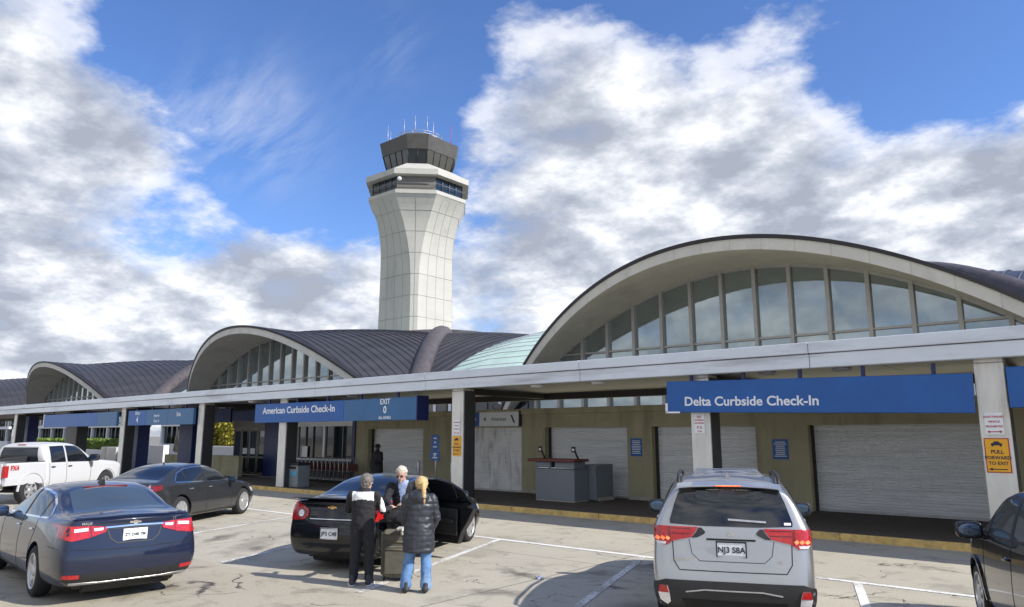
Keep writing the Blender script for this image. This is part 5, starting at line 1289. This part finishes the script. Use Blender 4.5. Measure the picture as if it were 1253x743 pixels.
# ------------------------------------------------------------------ white crew cab pickup (far left)
def make_pickup(name, paint, label, loc, az):
    car = empty(name, (*loc, 0), math.radians(az + 90), label=label, cat='pickup'); w = 1.0
    def s(x, zb, yb, ym, zm, ys, zs, yt, zt, dxs=None): return sec(x, zb, yb, ym, zm, ys, zs, yt, zt, .01, dxs)
    S = [s(2.84, .42, .75, .84, .62, .86, .98, .80, 1.08), s(2.74, .38, .84, .94, .65, .93, 1.08, .84, 1.17), s(2.3, .38, .90, w, .7, .96, 1.14, .84, 1.24), s(1.6, .40, .92, w, .75, .96, 1.17, .84, 1.29), s(1.25, .42, .92, w, .75, .96, 1.20, .84, 1.33),
         s(1.05, .42, .92, w, .75, .96, 1.21, .84, 1.42), s(.65, .42, .92, w, .75, .96, 1.22, .78, 1.72), s(.35, .42, .92, w, .75, .96, 1.22, .74, 1.87), s(-.1, .42, .92, w, .75, .96, 1.23, .73, 1.92), s(-.9, .42, .92, w, .75, .96, 1.24, .72, 1.91),
         s(-1.12, .42, .92, w, .75, .96, 1.25, .71, 1.87), s(-1.22, .44, .90, w - .01, .75, .955, 1.25, .72, 1.82), s(-1.25, .46, .88, w - .04, .75, .93, 1.24, .70, 1.78, [0, 0, 0, 0, 0, 0, -.06, -.02, .02, .02])]
    me = car_body(S, [(1.84, .42)], .50, (paint, M['seam']), CRE, W=w, bulge=(.06, .02))
    body = mobj('cab', me, [paint, M['seam']], car); sk = Skin(me)
    for v in 'LR':
        a = [(.92, 1.25), (.78, 1.42), (.50, 1.68), (.32, 1.78), (-.22, 1.80), (-.22, 1.27)]
        b = [(-.32, 1.27), (-.32, 1.80), (-.95, 1.78), (-1.0, 1.27)]
        for q in (a, b): sk.patch('side_window', q, v, M['carglass'], body, off=.005); sk.strip('window_trim', q, v, .02, M['black_plastic'], body, off=.007, closed=True)
        for pl_ in ([(.98, 1.2), (.94, .5)], [(-.27, 1.24), (-.27, .5)], [(-1.08, 1.25), (-1.05, .5)]): sk.strip('door_gap', pl_, v, .014, M['seam'], body, off=.003)
        sk.strip('running_board', [(1.1, .47), (-1.1, .47)], v, .07, M['chrome'], body, off=.03, h=.03)
        sg = 1 if v == 'L' else -1
        for hx in (-.12, -.92):
            hp, hn = sk.hit(v, hx, 1.12); MB().ellipsoid((hp.x, hp.y + sg * .016, hp.z), (.11, .025, .022), n=12).build('door_handle', M['black_plastic'], body)
        sk.patch('headlight', [(2.78, 1.1), (2.5, 1.13), (2.55, .92), (2.8, .88)], v, M['clear_lens'], body, off=.006)
        arc_ = [(1.84 + .52 * math.cos(t), .42 + .52 * math.sin(t)) for t in [PI * (i / 20) for i in range(21)]]
        sk.strip('arch_lip', arc_, v, .05, paint, body, off=.014, h=.008)
    sk.patch('windscreen', [(1.18, .72), (1.2, 0), (1.18, -.72), (.40, -.62), (.38, 0), (.40, .62)], 'T', M['carglass'], body)
    sk.patch('rear_window', [(.70, 1.30), (.62, 1.76), (-.62, 1.76), (-.70, 1.30)], 'B', M['carglass'], body, off=.006)
    boxobj('high_brake_light', (-1.24, -1.19, -.14, .14, 1.83, 1.86), M['red_lens'], body, .005)
    # bed
    bed = MB()
    for sg in (1, -1):
        prof_ = [(sg * .90, .60), (sg * .985, .62), (sg * 1.0, .80), (sg * .985, 1.25), (sg * .965, 1.30), (sg * .90, 1.30), (sg * .88, 1.25), (sg * .88, .75)]
        bed.ring_loft([[(x_, p[0], p[1]) for p in prof_] for x_ in (-1.29, -1.6, -2.2, -2.8, -2.95)])
    bed.box(-2.98, -2.90, -.86, .86, .68, 1.28, bev=.02); bed.box(-2.9, -1.29, -.88, .88, .70, .76); bed.box(-1.33, -1.29, -.88, .88, .76, 1.26)
    bo = bed.build('bed', paint, car)
    for sg in (1, -1):
        c = MB().lathe([(.51, 0), (.51, .75)], axis='y', n=40, c=(-1.84, .66 if sg > 0 else -1.41, .42), smooth=False).build('c', paint)
        b_ = bo.modifiers.new('b', 'BOOLEAN'); b_.object = c; b_.operation = 'DIFFERENCE'
        dg = bpy.context.evaluated_depsgraph_get(); dg.update(); me2 = bpy.data.meshes.new_from_object(bo.evaluated_get(dg)); bo.modifiers.clear(); bo.data = me2; bpy.data.objects.remove(c)
        tl = boxobj('tail_light', (-2.985, -2.86, sg * .88 if sg > 0 else -1.006, 1.006 if sg > 0 else -.88, .86, 1.22), M['red_lens'], car, .01)
        rail = boxobj('bed_rail', (-2.9, -1.3, sg * .89 if sg > 0 else -.97, .97 if sg > 0 else -.89, 1.302, 1.325), M['black_plastic'], car, .004)
        arc_ = [(-1.84 + .54 * math.cos(t), .42 + .54 * math.sin(t)) for t in [PI * (i / 20) for i in range(21)]]
        MB().ring_loft([[(p[0], sg * 1.018, p[1]), (p[0] + (p[0] + 1.84) * .12, sg * 1.018, p[1] + (p[1] - .42) * .12), (p[0] + (p[0] + 1.84) * .12, sg * .98, p[1] + (p[1] - .42) * .12), (p[0], sg * .98, p[1])] for p in arc_]).build('arch_lip', paint, car)
        for ax in (1.84, -1.84): wheel(car, ax, sg * .985, .42, .27, 6, rimr=.26)
        mirror(car, .88, sg * 1.14, 1.38, M['black_plastic'], 1.45)
    text('FX4', .20, (-2.62, -1.004, 1.14), M['red_ink'], bo, bold=.006, name='decal')
    boxobj('rear_bumper', (-3.10, -2.93, -.95, .95, .50, .68), M['chrome'], car, .03)
    h = plate(car, -3.104, .59, '', .06)
    mb = MB(); mb.box(-2.9, 2.6, -.45, -.33, .42, .6); mb.box(-2.9, 2.6, .33, .45, .42, .6); mb.box(-1.95, -1.7, -.8, .8, .34, .5, bev=.04); mb.box(1.7, 1.95, -.8, .8, .34, .5, bev=.04); mb.build('chassis', M['black_plastic'], car)
    return car
make_pickup('white_pickup', P_white, 'white crew cab pickup with red and black bed decal parked at the far left', (-29.18, 9.3), 34.4)
# ------------------------------------------------------------------ people
def capsule(mb, a, b, ra, rb, n=14, sx=1.0):
    a = Vector(a); b = Vector(b); d = (b - a); L = d.length; d.normalize()
    up = Vector((0, 1, 0)) if abs(d.y) < .9 else Vector((1, 0, 0))
    u = d.cross(up).normalized(); v = d.cross(u).normalized(); rings = []
    st = [(-1, .05), (-.8, .6), (-.45, .9), (0, 1)]
    for h, k in st: rings.append((a + d * ra * h, ra * k))
    for t in (.25, .5, .75): rings.append((a.lerp(b, t), ra + (rb - ra) * t))
    for h, k in reversed(st): rings.append((b - d * rb * h, rb * k))
    mb.ring_loft([[c + (u * math.cos(2 * PI * i / n) * sx + v * math.sin(2 * PI * i / n)) * r for i in range(n)] for c, r in rings])
def loft_z(mb, secs, n=20):
    """(x, y, z, rx, ry) ellipses from bottom to top"""
    mb.ring_loft([[(x + rx * math.cos(2 * PI * i / n), y + ry * math.sin(2 * PI * i / n), z) for i in range(n)] for x, y, z, rx, ry in secs])
def fuse(mb, name, mat_, parent, vox=.011, smooth=6, fold=0.0, fs=9, seed=0, zr=None):
    o = mb.build(name, mat_, None)
    r = o.modifiers.new('r', 'REMESH'); r.mode = 'VOXEL'; r.voxel_size = vox; r.use_smooth_shade = True
    s = o.modifiers.new('s', 'SMOOTH'); s.iterations = smooth; s.factor = .5
    me = eval_mesh(o)
    if fold:
        me.update()
        for v in me.vertices:
            p = v.co; k = noise.noise(Vector((p.x * fs, p.y * fs, p.z * fs * 1.6 + seed))) + .5 * noise.noise(Vector((p.x * fs * 2, p.y * fs * 2, p.z * fs * 3 + seed)))
            if zr and not (zr[0] < p.z < zr[1]): continue
            v.co = p + v.normal * k * fold
    for p in me.polygons: p.use_smooth = True
    return mobj(name, me, mat_, parent)
M['skin'] = mat('skin', (.52, .32, .24), .55, var=.10, scale=14); M['skin'].node_tree.nodes['Principled BSDF'].inputs['Subsurface Weight'].default_value = .1
M['hair_grey'] = mat('hair_grey', (.16, .14, .125), .6, var=.6, scale=14, stretch=(6, 6, 1), bmp=.5, bscale=30)
M['hair_white'] = mat('hair_white', (.55, .50, .42), .6, var=.3, scale=14, stretch=(6, 6, 1), bmp=.5, bscale=30)
M['hair_blond'] = mat('hair_blond', (.56, .38, .17), .5, var=.35, scale=12, stretch=(8, 8, 1), bmp=.5, bscale=30)
M['black_cloth'] = mat('black_cloth', (.016, .016, .019), .85, var=.3, scale=12, bmp=.3, bscale=120)
M['white_cloth'] = mat('white_cloth', (.72, .72, .73), .8, var=.06, scale=10)
M['puffer'] = mat('puffer_nylon', (.030, .033, .042), .42, var=.3, scale=9, bmp=.25, bscale=50)
M['denim'] = mat('blue_denim', (.11, .22, .42), .85, var=.28, scale=6, bmp=.3, bscale=160, dirt=((.26, .38, .55), 4, (1, 1, .4)))
M['shoe'] = mat('dark_shoe', (.03, .03, .035), .6); M['blue_cloth'] = mat('pale_blue_cloth', (.30, .38, .58), .8)
M['case'] = mat('olive_fabric', (.125, .117, .092), .8, var=.2, scale=12, bmp=.4, bscale=180)
M['case_trim'] = mat('case_trim', (.18, .15, .09), .7)
M['sunglass'] = glassmat('sunglasses', (.01, .01, .01), .05)

def hand(mb, w, d, side, L=.17, curl=.5, up=(0, 0, 1)):
    """palm, four fingers and a thumb from the wrist w along d; side=+1 left hand"""
    w = Vector(w); d = Vector(d).normalized(); up = Vector(up); s = d.cross(up).normalized() * side; n = s.cross(d).normalized() * side
    p0 = w + d * .02; p1 = w + d * .085
    for k in (-.026, -.009, .009, .026): capsule(mb, p0 + s * k * .8, p1 + s * k, .016, .0145, 8)
    for k, l in zip((-.030, -.010, .010, .029), (.058, .072, .078, .068)):
        a = p1 + s * k; b = a + d * l * .5 - n * l * .18 * curl; c = b + d * l * .32 - n * l * .5 * curl
        capsule(mb, a, b, .0098, .0088, 8); capsule(mb, b, c, .0088, .0078, 8)
    t = w + d * .03 + s * .03; t2 = t + d * .035 + s * .028 - n * .012; t3 = t2 + d * .03 + s * .004 - n * .012
    capsule(mb, t, t2, .0125, .011, 8); capsule(mb, t2, t3, .011, .009, 8)
def head(mb, c, fwd, tilt=0.0, s=1.0):
    """skull, jaw, nose, ears, neck stub; fwd = unit vector faced by the head"""
    c = Vector(c); f = Vector(fwd).normalized(); z = Vector((0, 0, 1)); f = (f - z * tilt).normalized(); l = z.cross(f).normalized(); u = f.cross(l).normalized()
    B = Matrix((f, l, u)).transposed()
    mb.ellipsoid(c + u * .025 * s, (.098 * s, .076 * s, .092 * s), B, 24)
    mb.ellipsoid(c + f * .022 * s - u * .045 * s, (.068 * s, .058 * s, .072 * s), B, 20)
    capsule(mb, c + f * .088 * s + u * .012 * s, c + f * .104 * s - u * .020 * s, .010 * s, .016 * s, 8)
    mb.ellipsoid(c + f * .086 * s - u * .055 * s, (.012 * s, .024 * s, .008 * s), B, 10); mb.ellipsoid(c + f * .082 * s - u * .088 * s, (.018 * s, .024 * s, .018 * s), B, 10)
    mb.ellipsoid(c + f * .080 * s + u * .030 * s, (.016 * s, .045 * s, .010 * s), B, 10)
    for sg in (1, -1): mb.ellipsoid(c + l * .076 * s * sg - f * .008 * s - u * .008 * s, (.020 * s, .010 * s, .032 * s), B, 12)
    capsule(mb, c - f * .012 * s - u * .04 * s, c - f * .035 * s - u * .17 * s, .052 * s, .060 * s, 14)
    return B
def eyes(parent, c, B, s=1.0, glasses=False):
    c = Vector(c); f, l, u = B.col[0], B.col[1], B.col[2]; f = Vector(f); l = Vector(l); u = Vector(u)
    mb = MB()
    for sg in (1, -1): mb.ellipsoid(c + f * .088 * s + l * sg * .032 * s + u * .010 * s, (.010, .013, .008) if not glasses else (.012, .026, .018), B, 12)
    mb.build('sunglasses' if glasses else 'eyes', M['sunglass'] if glasses else M['white_cloth'], parent)
def shoe(mb, x, y, ang, L=.27, W=.05):
    c, s = math.cos(ang), math.sin(ang)
    def P(a, b, z): return Vector((x + a * c - b * s, y + a * s + b * c, z))
    for a0, a1, r0, r1, z in ((-.06, .02, .045, .045, .05), (.02, .13, .045, .040, .042), (.13, .17, .040, .030, .036)): capsule(mb, P(a0, 0, z), P(a1, 0, z * .92), r0, r1, 12)
    capsule(mb, P(-.03, 0, .06), P(-.03, 0, .12), .046, .045, 12)
def fit_to(o, k):
    o.scale = (k, k, k)

# person A: back to the camera, black jacket with a white yoke
def person_A():
    p = empty('person', (-8.94, 7.12, 0), label='person with short grey hair seen from behind, black jacket with white shoulders', cat='person')
    # local: +y = away from camera; the figure faces +y, slightly towards the case (+x)
    b = MB(); hc = (.03, .05, 1.455)
    B = head(b, hc, (.35, 1, 0), .25)
    loft_z(b, [(0, 0, .84, .14, .10), (0, 0, .95, .15, .105), (0, .0, 1.1, .135, .10), (0, .01, 1.22, .16, .105), (0, .01, 1.30, .13, .09), (0, .02, 1.34, .06, .06)])
    for sx in (-1, 1):
        capsule(b, (sx * .085, 0, .86), (sx * .10, .02, .47), .085, .058); capsule(b, (sx * .10, .02, .47), (sx * .115, -.02, .09), .056, .040)
        capsule(b, (sx * .115, -.02, .05), (sx * .115, .10, .035), .035, .028, 10)
    # arms: left raised to the face, right reaching to the bag
    aL = [(-.185, .01, 1.27), (-.25, .08, 1.05), (-.12, .26, 1.20)]; aR = [(.185, .01, 1.27), (.27, .09, 1.04), (.34, .33, 1.06)]
    for a, sd in ((aL, 1), (aR, -1)):
        capsule(b, a[0], a[1], .047, .038); capsule(b, a[1], a[2], .037, .026)
        hand(b, a[2], Vector(a[2]) - Vector(a[1]), sd, curl=.7)
    body = fuse(b, 'body', M['skin'], p, vox=.009, smooth=3)
    eyes(body, hc, B)
    j = MB()
    loft_z(j, [(0, 0, .80, .175, .125), (0, 0, .88, .18, .13), (0, 0, 1.0, .172, .125), (0, .0, 1.12, .178, .125), (0, .01, 1.24, .192, .125), (0, .012, 1.30, .17, .11), (0, .015, 1.345, .09, .085), (0, .02, 1.385, .075, .075)])
    for a in (aL, aR): capsule(j, a[0], a[1], .070, .056); capsule(j, a[1], Vector(a[1]).lerp(Vector(a[2]), .93), .056, .042)
    jk = fuse(j, 'jacket', M['black_cloth'], p, vox=.012, smooth=5, fold=.009, fs=10, seed=3)
    # white yoke as a second layer across the shoulders and down the upper arms
    def paint_yoke(o, test):
        o.data.materials.append(M['white_cloth'])
        for f in o.data.polygons:
            if test(f.center): f.material_index = 1
    paint_yoke(jk, lambda c: (1.225 - .03 * abs(c.x) / .17 < c.z < 1.325 and abs(c.x) < .165 and c.y < .06) or (c.x > .245 and 1.03 < c.z < 1.24 and abs(c.y - .03) < .035))
    t = MB()
    loft_z(t, [(0, 0, .78, .165, .115), (0, 0, .86, .165, .12), (0, 0, .94, .15, .11)])
    for sx in (-1, 1): capsule(t, (sx * .085, 0, .83), (sx * .10, .015, .47), .105, .082); capsule(t, (sx * .10, .015, .47), (sx * .115, -.015, .11), .080, .068)
    fuse(t, 'trousers', M['black_cloth'], p, vox=.012, smooth=4, fold=.010, fs=8, seed=9)
    s = MB(); shoe(s, -.125, -.04, PI / 2 + .3); shoe(s, .125, -.02, PI / 2 - .1)
    sh = fuse(s, 'shoes', M['shoe'], p, vox=.009, smooth=2)
    so_ = MB()
    for x, y, an in ((-.125, -.04, PI / 2 + .3), (.125, -.02, PI / 2 - .1)):
        c, s_ = math.cos(an), math.sin(an); pts = []
        for k in range(20):
            a = 2 * PI * k / 20; u, v = .055 + .14 * math.cos(a), .05 * math.sin(a); pts.append((x + u * c - v * s_, y + u * s_ + v * c))
        so_.ring_loft([[(q[0], q[1], .0) for q in pts], [(q[0], q[1], .032) for q in pts]])
    so_.build('soles', M['white_cloth'], p)
    h = MB(); f = Vector((.35, 1, -.25)).normalized(); cc = Vector(hc)
    h.ellipsoid(cc + Vector((0, 0, .036)) - f * .018, (.098, .102, .098), None, 24); h.ellipsoid(cc - f * .045 - Vector((0, 0, .02)), (.078, .072, .085), None, 20)
    fuse(h, 'hair', M['hair_grey'], p, vox=.009, smooth=2, fold=.010, fs=26)
    p.rotation_euler = (0, 0, math.radians(38)); return p
def person_B():
    p = empty('person', (-9.20, 8.14, 0), label='person with white hair and sunglasses facing the camera, leaning over the black bag', cat='person')
    # local: faces -y (towards the camera)
    b = MB(); hc = (-.03, -.14, 1.53)
    B = head(b, hc, (-.25, -1, 0), .38)
    loft_z(b, [(0, .04, .84, .155, .11), (0, .04, .95, .16, .115), (0, .01, 1.1, .15, .11), (0, -.02, 1.25, .17, .11), (0, -.045, 1.36, .15, .09), (0, -.06, 1.41, .06, .06)])
    for sx in (-1, 1):
        capsule(b, (sx * .09, .04, .86), (sx * .105, 0, .47), .088, .060); capsule(b, (sx * .105, 0, .47), (sx * .12, .04, .09), .058, .040)
        capsule(b, (sx * .12, .04, .05), (sx * .13, -.09, .035), .036, .028, 10)
    aL = [(.20, -.04, 1.34), (.30, -.16, 1.13), (.06, -.34, 1.10)]; aR = [(-.20, -.04, 1.34), (-.27, -.18, 1.12), (-.16, -.38, 1.07)]
    for a, sd in ((aL, 1), (aR, -1)):
        capsule(b, a[0], a[1], .048, .038); capsule(b, a[1], a[2], .037, .026); hand(b, a[2], Vector(a[2]) - Vector(a[1]), sd, curl=.8)
    body = fuse(b, 'body', M['skin'], p, vox=.009, smooth=3); eyes(body, hc, B, glasses=True)
    mb = MB(); mb.ellipsoid(Vector(hc) + Vector(B.col[0]) * .082 - Vector(B.col[2]) * .052, (.009, .024, .005), B, 10); mb.build('mouth', M['dark_red_lens'], body)
    j = MB()
    loft_z(j, [(0, .04, .78, .19, .14), (0, .04, .9, .19, .14), (0, .01, 1.05, .185, .135), (0, -.01, 1.2, .195, .13), (0, -.03, 1.32, .20, .12), (0, -.05, 1.40, .12, .10), (0, -.06, 1.44, .08, .08)])
    for a in (aL, aR): capsule(j, a[0], a[1], .074, .060); capsule(j, a[1], Vector(a[1]).lerp(Vector(a[2]), .93), .060, .045)
    jk = fuse(j, 'jacket', M['black_cloth'], p, vox=.012, smooth=5, fold=.009, fs=10, seed=5)
    jk.data.materials.append(M['white_cloth']); jk.data.materials.append(M['blue_cloth'])
    for f in jk.data.polygons:
        c = f.center
        if abs(c.x + .01) < .035 + max(0, (c.z - 1.2)) * .25 and c.z > 1.08 and c.y < -.08 and abs(c.x) < .08: f.material_index = 2
    MB().tube([(0.235, -.09, 1.37), (.275, -.125, 1.28), (.325, -.19, 1.18), (.32, -.225, 1.13)], .022, n=8).build('sleeve_stripe', M['white_cloth'], jk)
    t = MB(); loft_z(t, [(0, .04, .76, .17, .12), (0, .04, .86, .17, .12), (0, .04, .94, .16, .11)])
    for sx in (-1, 1): capsule(t, (sx * .09, .04, .83), (sx * .105, 0, .47), .11, .085); capsule(t, (sx * .105, 0, .47), (sx * .12, .03, .10), .082, .066)
    fuse(t, 'trousers', M['black_cloth'], p, vox=.012, smooth=4, fold=.01, fs=8)
    s = MB(); shoe(s, -.13, .03, -PI / 2 - .2); shoe(s, .13, .03, -PI / 2 + .2); fuse(s, 'shoes', M['white_cloth'], p, vox=.009, smooth=2)
    h = MB(); f = Vector(B.col[0]); u = Vector(B.col[2]); cc = Vector(hc)
    h.ellipsoid(cc + u * .052 - f * .022, (.094, .100, .084), None, 24); h.ellipsoid(cc - f * .05, (.07, .085, .085), None, 20)
    fuse(h, 'hair', M['hair_white'], p, vox=.009, smooth=2, fold=.012, fs=26)
    p.rotation_euler = (0, 0, math.radians(42)); return p
def person_C():
    p = empty('person', (-7.95, 7.33, 0), label='person with blond ponytail seen from behind, long padded coat and blue jeans', cat='person')
    b = MB(); hc = (.02, .03, 1.445)
    B = head(b, hc, (-.35, 1, 0), .15)
    loft_z(b, [(0, 0, .84, .15, .11), (0, 0, .95, .15, .105), (0, .0, 1.1, .125, .095), (0, .01, 1.22, .15, .10), (0, .01, 1.30, .12, .085), (0, .02, 1.33, .055, .055)])
    lg = {-1: ((-.09, 0, .84), (-.125, .03, .46), (-.165, -.02, .09)), 1: ((.09, 0, .84), (.105, .01, .46), (.115, -.05, .09))}
    for sx in (-1, 1):
        a, k, e = lg[sx]; capsule(b, a, k, .085, .056); capsule(b, k, e, .054, .038); capsule(b, (e[0], e[1], .05), (e[0], e[1] + .12, .035), .034, .027, 10)
    aL = [(-.18, .01, 1.26), (-.235, .03, 1.0), (-.19, .19, .88)]; aR = [(.18, .01, 1.26), (.245, .02, 1.0), (.20, .16, .86)]
    for a, sd in ((aL, 1), (aR, -1)):
        capsule(b, a[0], a[1], .045, .037); capsule(b, a[1], a[2], .036, .025); hand(b, a[2], Vector(a[2]) - Vector(a[1]), sd, curl=.6)
    body = fuse(b, 'body', M['skin'], p, vox=.009, smooth=3); eyes(body, hc, B)
    j = MB()
    loft_z(j, [(0, 0, .53, .205, .165), (0, 0, .56, .225, .18), (0, 0, .64, .225, .178), (0, 0, .78, .222, .172), (0, 0, .9, .208, .158), (0, 0, 1.02, .188, .142), (0, 0, 1.14, .19, .140), (0, .01, 1.24, .198, .138), (0, .012, 1.30, .165, .12), (0, .01, 1.345, .10, .10)])
    for a in (aL, aR): capsule(j, a[0], a[1], .076, .062); capsule(j, a[1], Vector(a[1]).lerp(Vector(a[2]), .97), .062, .050)
    # the hood, lying on the back of the shoulders
    j.ellipsoid((0, -.085, 1.285), (.135, .075, .085), None, 20); j.ellipsoid((.0, -.04, 1.34), (.12, .10, .055), None, 20)
    ck = fuse(j, 'padded_coat', M['puffer'], p, vox=.012, smooth=4, fold=.008, fs=10, seed=1)
    for v in ck.data.vertices:                                    # quilting: horizontal pillows
        if v.co.z < 1.24 and abs(v.co.z) > .5: v.co += v.normal * ((.007 + .005 * noise.noise(v.co * 7)) * abs(math.sin((v.co.z + .012 * noise.noise(v.co * 9)) * PI / .085)) - .004)
    t = MB(); loft_z(t, [(0, 0, .76, .16, .115), (0, 0, .86, .16, .12), (0, 0, .93, .15, .11)])
    for sx in (-1, 1): a, k, e = lg[sx]; capsule(t, a, k, .10, .078); capsule(t, k, (e[0], e[1], .16), .076, .078); capsule(t, (e[0], e[1], .16), (e[0], e[1], .10), .078, .085)
    fuse(t, 'jeans', M['denim'], p, vox=.011, smooth=4, fold=.011, fs=9, seed=4)
    s = MB(); shoe(s, lg[-1][2][0], -.03, PI / 2 + .2); shoe(s, lg[1][2][0], -.06, PI / 2 - .1); fuse(s, 'shoes', M['shoe'], p, vox=.009, smooth=2)
    h = MB(); f = Vector(B.col[0]); u = Vector(B.col[2]); cc = Vector(hc)
    h.ellipsoid(cc + u * .038 - f * .02, (.094, .100, .092), None, 24); h.ellipsoid(cc - f * .045 - u * .01, (.074, .072, .08), None, 20)
    q = cc - f * .115 + u * .0
    capsule(h, q, q + Vector((.0, -.03, -.05)), .030, .036, 10); capsule(h, q + Vector((0, -.03, -.05)), q + Vector((.01, -.045, -.17)), .036, .032, 10); capsule(h, q + Vector((.01, -.045, -.17)), q + Vector((.015, -.04, -.27)), .032, .010, 10)
    fuse(h, 'hair', M['hair_blond'], p, vox=.009, smooth=2, fold=.007, fs=24)
    p.rotation_euler = (0, 0, math.radians(45)); return p
def person_D():
    p = empty('person', (-22.5, 18.5, .15), label='person in dark hat and black coat before the shutter beyond the black car', cat='person')
    b = MB(); hc = (0, .0, 1.50); B = head(b, hc, (.3, -1, 0), .0)
    loft_z(b, [(0, 0, .86, .15, .11), (0, 0, .95, .16, .115), (0, 0, 1.12, .15, .11), (0, 0, 1.28, .17, .11), (0, 0, 1.36, .13, .09), (0, 0, 1.40, .06, .06)])
    for sx in (-1, 1):
        capsule(b, (sx * .09, 0, .86), (sx * .10, 0, .47), .088, .060); capsule(b, (sx * .10, 0, .47), (sx * .11, 0, .09), .058, .040); capsule(b, (sx * .11, 0, .05), (sx * .12, -.13, .035), .036, .028, 10)
    aL = [(.19, 0, 1.31), (.27, -.02, 1.05), (.15, -.2, 1.0)]; aR = [(-.19, 0, 1.31), (-.28, -.0, 1.04), (-.24, -.1, .80)]
    for a, sd in ((aL, 1), (aR, -1)):
        capsule(b, a[0], a[1], .048, .038); capsule(b, a[1], a[2], .037, .026); hand(b, a[2], Vector(a[2]) - Vector(a[1]), sd)
    body = fuse(b, 'body', M['dark_skin'], p, vox=.010, smooth=3); eyes(body, hc, B)
    j = MB()
    loft_z(j, [(0, 0, .52, .27, .20), (0, 0, .7, .27, .20), (0, 0, .9, .26, .19), (0, 0, 1.1, .235, .17), (0, 0, 1.28, .225, .15), (0, 0, 1.36, .15, .12), (0, 0, 1.42, .09, .09)])
    for a in (aL, aR): capsule(j, a[0], a[1], .09, .075); capsule(j, a[1], Vector(a[1]).lerp(Vector(a[2]), .93), .075, .055)
    fuse(j, 'coat', M['black_cloth'], p, vox=.014, smooth=4, fold=.01)
    t = MB()
    for sx in (-1, 1): capsule(t, (sx * .09, 0, .83), (sx * .11, 0, .10), .10, .065)
    fuse(t, 'trousers', M['black_cloth'], p, vox=.014, smooth=3)
    s = MB(); shoe(s, -.11, .0, -PI / 2); shoe(s, .11, 0, -PI / 2); fuse(s, 'shoes', M['shoe'], p, vox=.012, smooth=2)
    MB().lathe([(.01, 1.68), (.07, 1.675), (.095, 1.655), (.10, 1.575), (.15, 1.565), (.15, 1.555), (.095, 1.55), (.02, 1.55)], c=(0, .0, 0)).build('hat', M['black_cloth'], p)
    return p
M['dark_skin'] = mat('deep_brown_skin', (.06, .035, .025), .55)
person_A(); person_B(); person_C(); person_D()

# luggage
sc = empty('suitcase', (-8.82, 7.72, 0), math.radians(36), label='tall olive upright suitcase standing between the people', cat='suitcase')
mb = MB(); mb.box(-.23, .23, -.15, .15, .05, .74, bev=.045); bd = mb.build('shell', M['case'], sc)
bev = bd.modifiers.new('b', 'BEVEL'); bev.width = .012; bev.segments = 2
mb = MB(); mb.box(-.18, .18, -.185, -.151, .10, .52, bev=.02); mb.build('front_pocket', M['case'], sc)
mb = MB()
for x in (-.236, .225): mb.tube([(x + .0055, -.10, .09), (x + .0055, -.10, .70)], .010, n=6)
mb.tube([(-.17, -.158, .57), (-.17, -.158, .68), (.17, -.158, .68), (.17, -.158, .57), (-.17, -.158, .57)], .008, n=6); mb.tube([(-.16, -.19, .46), (.16, -.19, .46)], .007, n=6); mb.build('zip_and_piping', M['case_trim'], sc)
MB().tube([(-.09, 0, .735), (-.07, 0, .775), (.07, 0, .775), (.09, 0, .735)], .014, n=8).build('top_handle', M['black_plastic'], sc)
for x in (-.18, .18):
    for y in (-.11, .11): MB().lathe([(.01, -.016), (.032, -.014), (.032, .014), (.01, .016)], axis='x', c=(x, y, .032), n=16).build('castor', M['rubber'], sc)
bg_ = empty('travel_bag', (-8.88, 7.78, .79), math.radians(38), label='soft black travel bag resting on top of the olive suitcase', cat='bag')
m2 = MB(); capsule(m2, (-.13, 0, .13), (.13, 0, .13), .125, .125, 18); m2.box(-.22, .22, -.12, .12, .02, .16, bev=.04); fuse(m2, 'shell', M['black_cloth'], bg_, vox=.012, smooth=6, fold=.010, fs=12)
m3 = MB(); m3.tube([(-.15, -.11, .12), (-.12, -.10, .24), (0, -.05, .29), (.12, -.10, .24), (.15, -.11, .12)], .012, n=8); m3.tube([(-.2, -.02, .24), (.2, -.02, .245)], .006, n=6); m3.build('handle', M['puffer'], bg_)
MB().ellipsoid((.05, -.135, .10), (.10, .025, .05), n=14).build('side_pouch', M['puffer'], bg_)
tg = empty('folded_blanket', (-8.66, 7.62, .745), math.radians(30), label='pale folded cloth lying on the suitcase top beside the bag', cat='cloth')
m4 = MB(); m4.box(-.05, .07, -.10, .08, 0.0, .05, bev=.02); m4.box(.03, .075, -.11, .0, -.07, .03, bev=.015); fuse(m4, 'fold', M['col_light'], tg, vox=.008, smooth=4, fold=.008, fs=18)
